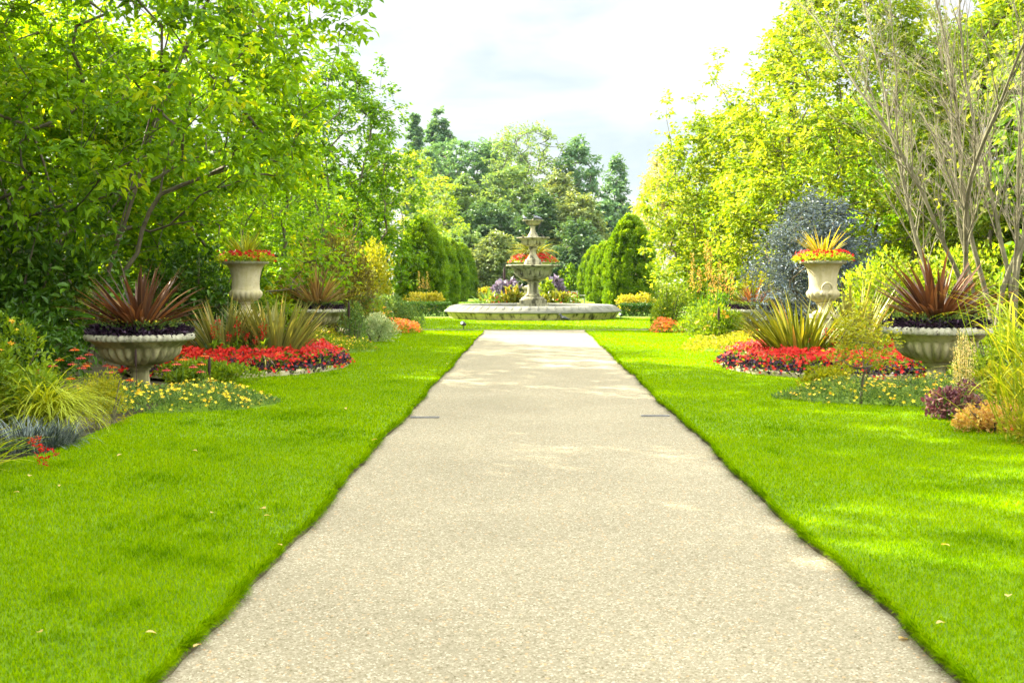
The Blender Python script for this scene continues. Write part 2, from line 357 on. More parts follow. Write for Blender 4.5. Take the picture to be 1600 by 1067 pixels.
sep = N.new('ShaderNodeSeparateXYZ'); L.new(tc.outputs['Generated'], sep.inputs[0])
mr = ramp_node(N, [(0, (.138,) * 3), (.23, (.132,) * 3), (.36, (.85,) * 3), (.5, (1.0,) * 3), (.75, (.75,) * 3), (1, (.6,) * 3)])  # sky dim within the view, brightness added above it to light the foliage
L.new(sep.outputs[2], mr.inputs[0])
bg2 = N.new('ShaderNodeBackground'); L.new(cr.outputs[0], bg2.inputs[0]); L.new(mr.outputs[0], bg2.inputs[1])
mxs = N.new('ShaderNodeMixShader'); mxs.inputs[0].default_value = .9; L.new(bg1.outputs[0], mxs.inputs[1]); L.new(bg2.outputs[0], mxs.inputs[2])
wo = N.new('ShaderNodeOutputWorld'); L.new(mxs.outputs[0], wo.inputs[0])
SC.view_settings.view_transform = 'Standard'; SC.view_settings.look = 'None'; SC.view_settings.gamma = 1; SC.view_settings.exposure = 2.95
SC.cycles.max_bounces = 7; SC.cycles.diffuse_bounces = 4; SC.cycles.transmission_bounces = 5; SC.cycles.glossy_bounces = 2

# ------------------------------------------------------------------ ground, path, lawns
def struct(g, name, mat, kind='structure', smooth=False):
    o = g.obj(name, M[mat], smooth=smooth); o['kind'] = kind; return o

g = Geo(); g.add([(-170, -60, -.02), (170, -60, -.02), (170, 320, -.02), (-170, 320, -.02)], Q=[(0, 1, 2, 3)]); struct(g, 'ground', 'soil')

FC = (0.1, 50.2)                                    # the fountain's centre
RL = 11.7                                           # radius of the round lawn
def wob(y, s):
    return .020 * np.sin(y * .9 + s) + .012 * np.sin(y * 2.3 + 2 * s) + .009 * np.sin(y * 5.9 + 3 * s) * np.sin(y * .7) + .006 * np.sin(y * 17.3 + s) * np.sin(y * 1.9 + s)
def edgeL(y): return -1.455 + wob(y, .7)
def edgeR(y): return 1.70 + wob(y, 2.9)
def bordL(y): return np.interp(y, [-5, 9, 11, 13, 16, 19, 25, 32, 36.6, 40], [-5.5, -4.9, -4.35, -4.5, -4.7, -5.0, -4.8, -4.8, -5.2, -6])
def bordR(y): return np.interp(y, [-5, 9, 11, 13, 16, 19, 25, 32, 36.6, 40], [6.0, 5.3, 4.8, 4.9, 5.4, 5.6, 5.3, 5.2, 5.4, 6])
ys = np.arange(-4, 37.61, .08)

def strip(name, xa, xb, nx, mat, z, skirt=0):
    g = Geo(); t = np.linspace(0, 1, nx)
    X = xa[:, None] * (1 - t) + xb[:, None] * t
    Z = np.full_like(X, z) + .002 * np.sin(X * 3.1 + ys[:, None] * 1.7) if z > .02 else np.full_like(X, z)
    V = np.stack([X, np.repeat(ys[:, None], nx, 1), Z], -1).reshape(-1, 3)
    i = np.arange(len(ys) - 1)[:, None] * nx; j = np.arange(nx - 1)[None]
    Q = np.stack([i + j, i + j + 1, i + nx + j + 1, i + nx + j], -1).reshape(-1, 4)
    g.add(V, Q=Q)
    return struct(g, name, mat, smooth=True)
strip('path', np.full(len(ys), -1.62), np.full(len(ys), 1.86), 4, 'gravel', 0.0)
strip('lawn', bordL(ys), edgeL(ys), 24, 'turf', .032)
strip('lawn', edgeR(ys), bordR(ys), 24, 'turf', .032)
# cut earth edge of the lawns, with the sunken edging board
for nm, e, s in (('lawn_edge', edgeL, 1), ('lawn_edge', edgeR, -1)):
    g = Geo(); x = e(ys); n = len(ys)
    V = np.concatenate([np.stack([x + .012 * s, ys, np.full(n, -.01)], -1), np.stack([x, ys, np.full(n, .032)], -1)])
    i = np.arange(n - 1); g.add(V, Q=np.stack([i, i + 1, i + 1 + n, i + n], -1)); struct(g, nm, 'soil')

def ring(name, r0, r1, a0, a1, z, mat, nr=6, na=160):
    g = Geo(); a = np.linspace(a0, a1, na); r = np.linspace(r0, r1, nr)
    V = np.stack([FC[0] + r[None] * np.cos(a)[:, None], FC[1] + r[None] * np.sin(a)[:, None], np.full((na, nr), z)], -1).reshape(-1, 3)
    i = np.arange(na - 1)[:, None] * nr; j = np.arange(nr - 1)[None]
    g.add(V, Q=np.stack([i + j, i + j + 1, i + nr + j + 1, i + nr + j], -1).reshape(-1, 4))
    return struct(g, name, mat)
ring('ring_path', RL - .1, RL + 2.4, 0, 2 * PI, .006, 'gravel')
ring('round_lawn', 3.0, RL, 0, 2 * PI, .016, 'turf')
ring('far_lawn', RL + 1.05, 75, -.35, PI + .35, .03, 'turf', 30, 120)

# beds that stand in the lawns (no blades there): x, y, rx, ry
BEDS = [(-5.2, 21.8, 1.9, 2.6), (5.3, 21.6, 1.9, 2.75), (-4.6, 15.2, 1.45, 1.0), (5.2, 16.0, 1.7, 1.0), (-4.6, 26.6, 1.25, 1.0), (5.0, 26.8, 1.3, 1.0),
        (-4.4, 37.2, 1.0, .8), (4.5, 36.8, .9, .9)]
def in_bed(x, y):
    m = np.zeros(len(x), bool)
    for bx, by, rx, ry in BEDS: m |= ((x - bx) / rx) ** 2 + ((y - by) / ry) ** 2 < .96
    return m

def grass_patch(g, x, y, z, h, wd, dark):
    n = len(x)
    pn = .5 + .22 * np.sin(x * 2.3 + y * .9) + .18 * np.sin(y * 2.9 - x * 1.1) + .16 * np.sin(x * 6.1 + y * 4.3 + 1)
    hh = h * (.55 + .5 * rng.random(n) + .9 * dark + .25 * pn)
    rnd = np.clip(.50 + .16 * (pn - .5) + .62 * (rng.random(n) - .5) - .5 * dark * (.5 + rng.random(n)), 0, 1)
    blades(g, np.stack([x, y, np.full(n, z)], -1), rng.uniform(0, 2 * PI, n), hh, wd * (.7 + .6 * rng.random(n)), rng.uniform(.75, 1.5, n), rng.uniform(.1, 1.3, n), rnd, segs=2, prof='grass')

tuft = np.concatenate([np.stack([rng.uniform(-4.3, -1.5, 60), rng.uniform(4.5, 24, 60), rng.uniform(.05, .20, 60)], -1),
                       np.stack([rng.uniform(1.75, 5, 26), rng.uniform(4.5, 24, 26), rng.uniform(.06, .22, 26)], -1)])
# larger rank patches seen on the near lawn
tuft = np.concatenate([tuft, [(-2.28, 6.0, .16), (-1.98, 5.6, .14), (-2.15, 6.9, .32), (-2.3, 7.9, .34), (-2.0, 8.3, .2), (-1.75, 6.7, .2), (-1.9, 7.4, .2), (-2.9, 9.6, .3), (-2.1, 12.3, .5), (-2.6, 14.0, .5),
                              (2.35, 6.8, .3), (2.7, 7.3, .25), (2.9, 6.3, .3), (2.2, 11.0, .2), (2.6, 12.6, .4), (3.1, 8.9, .35), (2.5, 5.3, .3)]])
def darkness(x, y):
    d = np.zeros(len(x))
    for tx, ty, tr in tuft: d = np.maximum(d, np.exp(-(((x - tx) ** 2 + ((y - ty) * .75) ** 2) / tr ** 2) * 1.3) * (.40 + .5 * min(tr, .35)) * (.75 + .5 * np.sin(x * 19 + y * 5) * np.sin(y * 7 - x * 11)))
    return d
g = Geo()
for side in (-1, 1):
    for y0, y1, dens, h, wd in ((4.2, 7.5, 9000, .030, .0050), (7.5, 12, 5200, .032, .0065), (12, 19, 2600, .034, .009), (19, 28, 1300, .036, .013), (28, 37.6, 800, .036, .018)):
        vis = max(1.2, (829 if side < 0 else 771) / F * y1 + .15)
        x1 = min(vis, 5.4); x0 = 1.44
        n = int(dens * (y1 - y0) * (x1 - x0)); X = rng.uniform(x0, x1, n) * side; Y = rng.uniform(y0, y1, n)
        e = np.where(side < 0, edgeL(Y), edgeR(Y))
        ok = np.where(side < 0, (X < e) & (X > bordL(Y)), (X > e) & (X < bordR(Y))) & ~in_bed(X, Y)
        X, Y = X[ok], Y[ok]
        grass_patch(g, X, Y, .035, h, wd, darkness(X, Y))
    # shaggy fringe along the path
    for y0, y1, dens, wd in ((4.2, 9, 2200, .005), (9, 18, 900, .009), (18, 37.5, 400, .016)):
        n = int(dens * (y1 - y0)); Y = rng.uniform(y0, y1, n); e = edgeL(Y) if side < 0 else edgeR(Y)
        k = (.5 + .5 * np.sin(Y * 3.7 + side) * np.sin(Y * 1.3)) ** 2
        X = e + side * rng.uniform(-.004, .04, n)
        blades(g, np.stack([X, Y, np.full(n, .03)], -1), (PI if side > 0 else 0) + rng.normal(0, .9, n), (.03 + .05 * k * rng.random(n)), wd, rng.uniform(.2, 1.3, n), rng.uniform(.6, 1.7, n), rng.uniform(.1, .75, n), segs=2, prof='grass')
for e, s in ((edgeL, -1), (edgeR, 1)):                # tufts that flop over the path
    m = 150; ty = 4.2 + 24 * rng.random(m) ** 1.5
    for y in ty:
        q = 34; sc = min(1.0, .5 + y / 24); Y = y + rng.normal(0, .045 * sc, q); X = e(Y) + s * rng.uniform(-.012, .03, q)
        blades(g, np.stack([X, Y, np.full(q, .034)], -1), (PI if s > 0 else 0) + rng.normal(0, 1.0, q), rng.uniform(.04, .095, q), .0045 + .0004 * y, rng.uniform(.3, 1.35, q), rng.uniform(.5, 1.6, q), rng.uniform(.0, .55, q), segs=3, prof='grass')
o = struct(g, 'grass', 'grass', 'stuff')
g = Geo()
n = 60000; a = rng.uniform(PI, 2 * PI, n); r = np.sqrt(rng.uniform(3.4 ** 2, RL ** 2, n))
grass_patch(g, FC[0] + r * np.cos(a), FC[1] + r * np.sin(a), .014, .045, .026, np.zeros(n))
n = 40000; a = rng.uniform(0, PI, n); r = np.sqrt(rng.uniform(13 ** 2, 45 ** 2, n))
grass_patch(g, FC[0] + r * np.cos(a), FC[1] + r * np.sin(a), .03, .05, .05, np.zeros(n))
n = 30000; X = rng.uniform(-12, 12, n); Y = rng.uniform(38, 62, n); r = np.hypot(X - FC[0], Y - FC[1]); ok = (r > RL + 1.1) & (np.abs(X) > 2)
grass_patch(g, X[ok], Y[ok], .03, .04, .03, np.zeros(ok.sum()))
struct(g, 'grass', 'grass', 'stuff')

# ------------------------------------------------------------------ trees
def grow(seeds, tips, step=.45, up=.5):
    """seeds: list of trunk polylines from the ground; returns nodes, parents, tip indices"""
    P = []; par = []
    for s in seeds:
        prev = -1
        for q in s:
            P.append(np.array(q, float)); par.append(prev); prev = len(P) - 1
    base = np.mean([s[0] for s in seeds], axis=0)
    order = np.argsort(np.linalg.norm((tips - base) * (1, 1, .7), axis=1))
    A = np.zeros((len(P) + len(tips) * 14, 3)); A[:len(P)] = P; n = len(P); ti = []
    A0 = len(P)
    for k in order:
        t = tips[k]; d = t - A[:n]; dist = np.linalg.norm(d, axis=1)
        cost = dist + up * np.maximum(0, A[:n, 2] - t[2] + .25 * dist)
        b = int(np.argmin(cost)); m = max(1, min(13, int(round(dist[b] / step))))
        p0 = A[b]; prev = b
        side = rng.normal(0, .07 * dist[b], 3); sag = .08 * dist[b]
        for i in range(1, m + 1):
            f = i / m; q = p0 + (t - p0) * f + side * math.sin(PI * f); q[2] -= sag * math.sin(PI * f) * (1 if rng.random() < .8 else -1)
            if i == m: q = t
            A[n] = q; par.append(prev); prev = n; n += 1
        ti.append(n - 1)
    A = A[:n].copy(); par = np.array(par); ti = np.array(ti)
    fix = np.zeros(n, bool); fix[ti] = True; fix[par < 0] = True
    pp = np.maximum(par, 0)
    for _ in range(3):
        cs = np.zeros((n, 3)); cn = np.zeros(n); ok = par >= 0
        np.add.at(cs, par[ok], A[ok]); np.add.at(cn, par[ok], 1)
        B = .5 * A + .25 * A[pp] + .25 * cs / np.maximum(cn, 1)[:, None]
        A = np.where((fix | (cn == 0))[:, None], A, B)
    return A, par, ti

def branch_mesh(A, par, ti, rtip=.006, ex=.5, rmax=1, sides=6):
    n = len(A); cnt = np.zeros(n); cnt[ti] = 1
    for i in range(n - 1, -1, -1):
        if par[i] >= 0: cnt[par[i]] += cnt[i]
    rad = np.minimum(rtip * np.maximum(cnt, 1) ** ex, rmax)
    best = {}
    for i in range(n):
        p = par[i]
        if p >= 0 and (p not in best or cnt[i] > cnt[best[p]]): best[p] = i
    g = Geo()
    starts = [i for i in range(n) if par[i] < 0] + [i for i in range(n) if par[i] >= 0 and best[par[i]] != i]
    for s in starts:
        c = [s] if par[s] < 0 else [par[s], s]
        while c[-1] in best: c.append(best[c[-1]])
        if len(c) < 2: continue
        r = rad[c].copy()
        if par[s] >= 0: r[0] = r[1]
        if par[s] < 0: r[0] *= 1.35
        r[-1] *= .5
        big = r.max()
        tube(g, A[c], r, sides if big > .03 else 4 if big > .012 else 3)
    return g

def crown_tips(n, H, R, z0, prof, r, bias=.35, lump=.3):
    u = r.random(n * 3); th = r.uniform(0, 2 * PI, n * 3)
    pr = np.interp(u, [p[0] for p in prof], [p[1] for p in prof])
    keep = r.random(n * 3) < pr / pr.max() * .8 + .2
    u, th, pr = u[keep][:n], th[keep][:n], pr[keep][:n]
    ph = r.uniform(0, 6, 4)
    lm = 1 + lump * (.6 * np.sin(3 * th + ph[0] + 4 * u) + .5 * np.sin(5 * th - 7 * u + ph[1]) * np.sin(9 * u + ph[2]))
    rr = R * pr * lm * np.sqrt(r.uniform(bias, 1, len(u)))
    return np.stack([rr * np.cos(th), rr * np.sin(th), z0 + (H - z0) * u], -1)

def spray(g, A, par, ti, r, twigs=3, m=8, tl=.5, L=.16, W=.08, droop=.4, tmpl=LEAF4, upb=.15, spread=.9, jit=.06, cmix=.45):
    T = len(ti); out = unit(A[ti] - A[par[ti]])
    D = unit(np.repeat(out, twigs, 0) + spread * r.normal(size=(T * twigs, 3)) * (1, 1, .7) + (0, 0, upb))
    c = np.repeat(r.random(T), twigs * m)
    base = np.repeat(A[ti], twigs, 0); ln = tl * r.uniform(.6, 1.25, T * twigs)
    f = np.tile((np.arange(m) + .7) / m, T * twigs); Dm = np.repeat(D, m, 0); lm = np.repeat(ln, m)
    P = np.repeat(base, m, 0) + Dm * (f * lm)[:, None]; P[:, 2] -= droop * .35 * lm * f ** 2
    P += r.normal(0, jit, P.shape)
    sgn = np.where(np.arange(len(P)) % 2 == 0, 1., -1.)[:, None]
    S = unit(np.cross(Dm, [0, 0, 1.]) + 1e-6) * sgn
    d = unit(.55 * Dm + .8 * S + .35 * r.normal(size=P.shape) - (0, 0, droop))
    nn = unit(np.array([0, 0, 1.]) + .55 * r.normal(size=P.shape))
    k = r.uniform(.65, 1.2, len(P))
    rnd = np.clip(cmix * c + (1 - cmix) * r.random(len(P)) , 0, 1)
    leaves(g, P, d, nn, L * k, W * k, rnd, tmpl)
    return P

ROUND = [(0, .55), (.15, .85), (.4, 1), (.65, .88), (.85, .6), (1, .22)]
FULL = [(0, .85), (.15, 1), (.5, 1), (.75, .85), (.92, .55), (1, .2)]
EGG = [(0, .5), (.2, .9), (.4, 1), (.6, .82), (.8, .5), (.93, .25), (1, .06)]
FAN = [(0, .25), (.25, .6), (.5, .9), (.75, 1), (.92, .75), (1, .3)]
FLAT = [(0, .4), (.3, .9), (.6, 1), (.85, .9), (1, .5)]
COLUMN = [(0, .6), (.2, 1), (.6, .95), (.85, .65), (1, .1)]

def stems(n, H, spread, top, r, wig=.06):
    out = []
    for i in range(n):
        a = 2 * PI * i / n + r.uniform(-.5, .5); b = .12 * n ** .5 * (n > 1)
        k = np.linspace(0, 1, max(5, int(H / .5)))
        s = np.stack([b * np.cos(a) + spread * np.cos(a) * k ** 1.3, b * np.sin(a) + spread * np.sin(a) * k ** 1.3, k * H * top], -1)
        s[1:, :2] += np.cumsum(r.normal(0, wig * .5, (len(k) - 1, 2)), 0)
        out.append(s)
    return out

def lean(q, r):
    k = np.linspace(0, 1, 20); x0, y0, x1, y1, z1 = q
    s = np.stack([x0 + (x1 - x0) * k ** 1.15, y0 + (y1 - y0) * k ** 1.15, z1 * k], -1); s[1:, :2] += np.cumsum(r.normal(0, .03, (19, 2)), 0)
    return s

def tree(name, label, X, Y, H, R, mat, z0=1.5, prof=ROUND, ntips=300, seed=1, twigs=3, m=8, tl=.5, L=.16, W=.08, droop=.4, tmpl=LEAF4, nst=1, spread=.0,
         top=.75, bark='bark', upc=.5, seeds=None, group=None, rotz=0, rtip=.006, ex=.48, bias=.35, lump=.3, cat='tree', step=.45, extra=None, cmix=.45, tipfrac=1.0, upb=.15, rmax=.4, crown='crown', keep=None):
    r = np.random.default_rng(seed)
    t = crown_tips(ntips, H, R, z0, prof, r, bias, lump)
    if keep is not None: t = t[keep(t)]
    if extra is not None: t = np.concatenate([t, np.asarray(extra, float)])
    A, par, ti = grow(stems(nst, H, spread, top, r) if seeds is None else [lean(q, r) for q in seeds], t, step, upc)
    root = thing(name, label, cat, (X, Y, 0), rotz, group)
    part(branch_mesh(A, par, ti, rtip, ex, rmax), 'trunk', bark, root, True)
    if L > 0:
        g = Geo(); spray(g, A, par, ti, r, twigs, m, tl, L, W, droop, tmpl, upb=upb, cmix=cmix)
        part(g, crown, mat, root)
    return root


# thin summer air
hm = bpy.data.materials.new('haze'); hm.use_nodes = True; hm.node_tree.nodes.clear()
_v = hm.node_tree.nodes.new('ShaderNodeVolumePrincipled'); _v.inputs['Color'].default_value = (.72, .90, 1, 1); _v.inputs['Density'].default_value = .00006; _v.inputs['Anisotropy'].default_value = .2
_o = hm.node_tree.nodes.new('ShaderNodeOutputMaterial'); hm.node_tree.links.new(_v.outputs[0], _o.inputs['Volume'])
g = Geo(); box(g, (-172, -62, -1.02), (172, 322, 33)); hz = g.obj('haze', hm); hz['kind'] = 'stuff'

# near multi-stemmed tree over the border, and its like beyond the frame that shade the lawn
ex = [(5.1, -.6, 6.3), (4.9, -.4, 6.6), (5.3, -.8, 6.1), (5.0, -.9, 5.5), (4.8, -.5, 4.9), (4.4, -1, 4.4), (4.9, .4, 6.9), (4.8, 0, 7.2), (5.5, -.7, 6.5)]
T1 = tree('tree', 'leafy multi-stemmed tree rising behind the dark bronze flax urn, with big drooping leaves', -8.6, 23, 11.4, 5.0, 'bright', z0=2.3, prof=[(0, .85), (.15, 1), (.5, 1), (.75, .9), (.92, .7), (1, .3)], ntips=1450, seed=3, twigs=3, m=13, tl=.6, L=.185, W=.092,
          droop=.55, tmpl=LEAF7, seeds=[(-.3, .1, -3.2, .4, 8.2), (-.15, -.2, -1.6, -1.0, 9), (0, .2, .1, .9, 9.6), (.1, -.1, 1.6, -.8, 9), (.25, .1, 2.1, .3, 8.6), (.3, -.2, 3.3, -.8, 7.6), (-.1, .3, -2.2, 1.8, 6.8), (.2, .3, 2.4, 1.6, 7), (0, -.3, .8, -2.6, 7)], upc=1.6, keep=lambda t: ~((t[:, 0] > 2.0) & (t[:, 2] < 3.5)) & (t[:, 0] < 4.5), group='broadleaf trees along the border', extra=ex, rmax=.042, rtip=.0046, ex=.45, lump=.22)
SHADE = 'trees along the near border that shade the lawn'
for x, y, rz, s in ((-14.2, 14.5, 2.2, 1.12), (-16.0, 22, 1.1, 1.15)):
    dup(T1, 'multi-stemmed leafy tree at the lawn side, outside the view', (x, y, 0), rz, s, SHADE)
T2 = tree('tree', 'airy tree with loose upright twigs above the bronze bush', -6.9, 44, 9.4, 2.5, 'mid', z0=1.2, prof=[(0, .7), (.25, 1), (.55, .95), (.8, .6), (.93, .35), (1, .12)], ntips=640, seed=5, m=13, tl=.5, L=.18, W=.09,
          nst=3, spread=.9, top=.8, extra=[(1.4, 0, 9.3), (1.5, 0, 9.0), (1.45, .2, 8.6), (.3, 0, 10.2), (.3, .1, 9.9), (2.0, 0, 7.9), (2.2, -.2, 7.3), (2.5, 0, 6.1), (2.6, .1, 5.6), (-.6, 0, 9.7), (1.9, -.3, 8.3)], lump=.35)
tree('tree', 'bright green rounded tree between the urn tree and the airy tree', -8.3, 32, 7.8, 3.1, 'bright', z0=.8, prof=FULL, ntips=420, seed=6, m=10, tl=.55, L=.18, W=.09, nst=3, spread=1.0, top=.7)
T3 = tree('tree', 'yellow-green tree beside the clipped yews, below the poplars', -8.4, 82, 10.2, 3.6, 'yellowgreen', z0=.6, prof=ROUND, ntips=380, seed=7, m=10, tl=.6, L=.24, W=.13)
tree('tree', 'bright green tree in front of the nearest yew under the poplars', -10.3, 62, 7.2, 2.4, 'bright', z0=.4, prof=FULL, ntips=330, seed=8, m=10, tl=.65, L=.28, W=.15)
FILL = tree('tree', 'tall broad green tree closing the view behind the border', -15.0, 38, 9.6, 4.4, 'bright', z0=.4, prof=FULL, ntips=760, seed=9, m=14, tl=.85, L=.30, W=.16, nst=2, spread=.8, group='broad trees behind the border')
for x, y, rz, s in ((-17, 27, 1.3, .72), (-12.5, 50, 2.9, .72), (-13, 66, 4.4, .8), (-19, 18, .6, .85), (-11.5, 29, 4.6, .8), (17.5, 30, 5.0, 1.05), (14.8, 52, 3.7, .95), (13, 72, 1.9, .85), (16.5, 41, 2.2, 1.1), (22, 37, .3, 1.1)):
    dup(FILL, 'tall broad green tree closing the view behind the border', (x, y, 0), rz, s, 'broad trees behind the border')

for x, y, rz, s in ((-12.5, 8.6, .4, 1.25), (-11.5, 1.0, 2.6, 1.25), (-16, 12.5, 1.7, 1.3)):
    dup(FILL, 'tall broad tree outside the view that shades the near lawn', (x, y, 0), rz, s, SHADE)

# the trees opposite, sunlit
R1 = tree('tree', 'large sunlit yellow-green tree towering behind the golden flax vase', 9.8, 37, 11.2, 4.0, 'yellowgreen', z0=.7, prof=[(0, .7), (.3, 1), (.55, .92), (.8, .62), (.93, .4), (1, .15)], ntips=1300, seed=12, m=14, tl=.6, L=.18, W=.095, nst=3, spread=1.2, top=.72,
          group='sunlit yellow-green trees', lump=.22)
dup(R1, 'sunlit yellow-green tree filling the corner behind the bare-branched tree', (15.2, 33, 0), 2.4, 1.08, 'sunlit yellow-green trees')
tree('tree', 'spreading yellow-green tree with spiky shoots beside the tallest sunlit tree', 6.9, 42, 7.4, 2.5, 'yellowgreen', z0=.9, prof=FULL, ntips=680, seed=14, m=13, tl=.5, L=.18, W=.095, nst=4, spread=1.3, top=.75,
     extra=[(-2.2, 0, 7.7), (-2.2, .1, 7.2), (-2.1, 0, 6.6), (-2.0, 0, 6.0), (-.45, 0, 9.2), (-.4, .1, 8.8), (-.5, 0, 8.4), (-.2, 0, 8.0), (-1.2, 0, 7.7), (-2.5, 0, 5.0)], lump=.32)
tree('tree', 'pale cream-leaved tree sloping down to the clipped yews', 8.3, 76, 9.3, 3.3, 'pale', z0=.6, prof=[(0, .9), (.2, 1), (.5, .75), (.75, .45), (1, .1)], ntips=420, seed=15, m=12, tl=.6, L=.24, W=.11)
tree('tree', 'low bright tree between the cream-leaved tree and the spiky-shooted one', 9.6, 52, 5.4, 1.9, 'yellowgreen', z0=.3, prof=ROUND, ntips=230, seed=16, m=10, tl=.5, L=.19, W=.10)

# bare-branched tree
r = np.random.default_rng(21)
bare = thing('bare_tree', 'many-stemmed tree with bare pale grey branches behind the rusty flax urn', 'tree', (8.5, 22, 0))
g = Geo(); gt = Geo(); tipsP = []
def whip(p, d, ln, r0, depth):
    n = max(4, int(ln / .28)); P = [p]; dd = np.array(d); bend = r.normal(0, (.012, .03, .04, .04)[depth], 3)
    for i in range(n):
        dd = unit(dd + bend + r.normal(0, .055, 3) + (0, 0, .025)); P.append(P[-1] + dd * ln / n)
    P = np.array(P); rad = r0 * (1 - .82 * np.linspace(0, 1, n + 1) ** .9); rad[0] *= 1.1
    tube(gt if depth > 1 else g, P, rad, 8 if r0 > .03 else 5 if r0 > .012 else 3)
    if depth >= 3: tipsP.append(P[-1]); return
    k = int(ln / (.36, .21, .15)[depth]); t0 = (.24, .12, .1)[depth]
    for j in range(k):
        f = t0 + (1 - t0) * (j + r.random()) / k; i = min(n - 1, int(f * n)); q = P[i] + (P[i + 1] - P[i]) * (f * n - i)
        tan = unit(P[i + 1] - P[i]); s = unit(np.cross(tan, r.normal(size=3))); an = r.uniform(.35, .7)
        rr = np.interp(f, np.linspace(0, 1, n + 1), rad)
        whip(q, unit(tan * math.cos(an) + s * math.sin(an) + (0, 0, .26)), max(.25, (1 - f * .65) * ln * r.uniform((.2, .3, .35)[depth], (.36, .5, .6)[depth])), max(.0035, min(rr * .5, r0 * .34)), depth + 1)
for (x0, y0, dx, dy, ln, r0) in ((-.62, .1, -.44, .05, 8.4, .050), (-.45, -.2, -.33, -.1, 8.6, .054), (-.25, .25, -.22, .12, 8.8, .052), (-.1, -.1, -.13, -.08, 9.0, .058), (.06, .2, -.05, .1, 9.0, .060), (.2, -.15, .03, -.1, 8.8, .056),
        (-.5, .35, -.38, .25, 7.4, .044), (.32, .3, .10, .25, 8.2, .054), (.45, -.1, .17, -.05, 8.6, .056), (-.35, .0, -.27, -.25, 7.6, .042), (.6, .1, .26, .1, 8.0, .05), (.05, -.3, -.10, -.3, 7.8, .044)):
    whip(np.array([x0, y0, 0.]), unit(np.array([dx, dy, 1.])), ln, r0, 0)
part(gt, 'twigs', 'twig', bare)
part(g, 'trunk', 'barkpale', bare, True)
tp = np.array(tipsP); tp = tp[(tp[:, 2] < 5) & (r.random(len(tp)) < .02)]; n = len(tp) * 5; g = Geo()
leaves(g, np.repeat(tp, 5, 0) + r.normal(0, .1, (n, 3)), r.normal(size=(n, 3)), rdir(n, r), .11, .06, r.random(n)); part(g, 'foliage', 'yellowgreen', bare)

# trees beyond the fountain
FAR = 'trees far beyond the fountain'
def fartree(px, py, hw, Y, mat, label, prof=ROUND, z0=.5, ntips=170, seed=1, m=14, tl=1.0, L=.5, W=.3, **k):
    H = gz(py, Y); R = hw / F * Y
    return tree('tree', label, gx(px, Y), Y, H, R, mat, z0=z0, prof=prof, ntips=ntips, seed=seed, m=m, tl=tl, L=L, W=W, bark='barkfar', group=FAR, rtip=.02, step=1.2, **k)
fartree(648, 180, 16, 190, 'teal', 'slim columnar poplar, the shorter of the pair on the skyline', COLUMN, 3, 330, 31, tl=.8, L=.55, W=.4, upb=.6)
fartree(686, 174, 26, 180, 'teal', 'columnar poplar, the taller and broader of the pair on the skyline', COLUMN, 3, 420, 32, tl=.9, L=.55, W=.4, upb=.6)
fartree(732, 222, 78, 160, 'teal', 'wide flat-topped dark cedar with gaps under its boughs', FLAT, 11, 300, 33, m=14, tl=1.0, L=.55, W=.3, droop=.15, lump=.4)
fartree(822, 199, 60, 150, 'fargreen', 'open fan-shaped pale tree at the middle of the skyline', FAN, 5, 420, 34, m=9, twigs=2, tl=1.0, L=.42, W=.22, upb=.5)
fartree(903, 219, 44, 150, 'teal', 'ragged dark pine beside the open fan-shaped tree', [(0, .9), (.3, 1), (.6, .75), (.85, .5), (1, .1)], 4, 300, 35, m=11, tl=1.1, L=.55, W=.28, lump=.6)
fartree(963, 237, 21, 165, 'teal', 'narrow dark pine nearest the cream-leaved tree on the skyline', EGG, 3, 220, 36, m=11, lump=.5)
fartree(722, 278, 42, 132, 'fargreen', 'mid-green rounded tree below the flat-topped cedar', ROUND, 1, 260, 37)
fartree(795, 264, 62, 136, 'fargreen', 'broad mid-green tree below the fan-shaped tree', ROUND, 1, 360, 38)
fartree(872, 275, 42, 126, 'farpale', 'soft pale green tree below the ragged pine', ROUND, 1, 280, 39, L=.42, W=.26)
fartree(940, 320, 34, 140, 'teal', 'dark green tree filling the gap below the narrow pine', ROUND, 1, 230, 40)
fartree(765, 322, 52, 116, 'fardark', 'darkest rounded evergreen up the slope behind the fountain', FULL, .2, 420, 41, L=.42, W=.2)
fartree(848, 306, 48, 113, 'fardark', 'dark upright evergreen directly behind the fountain top', EGG, .2, 420, 42, L=.4, W=.2)
fartree(905, 312, 42, 112, 'farpale', 'olive-pale rounded tree beside the dark upright evergreen', ROUND, .5, 340, 43, L=.38, W=.22)
fartree(722, 362, 34, 106, 'fargreen', 'low blue-green tree next to the row of yews', FULL, .2, 260, 44, L=.36, W=.2)
fartree(776, 372, 30, 103, 'farpale', 'low grey-green tree left of the fountain column', FULL, .2, 250, 45, L=.34, W=.2)
fartree(905, 352, 38, 106, 'fardark', 'low dark tree right of the fountain column', FULL, .2, 260, 46, L=.36, W=.2)
fartree(840, 392, 60, 108, 'fardark', 'dark laurel thicket low behind the fountain column', FULL, .1, 400, 47, L=.36, W=.2)
fartree(690, 300, 50, 140, 'fargreen', 'green tree half hidden by the yews and the golden tree', FULL, .5, 280, 48)

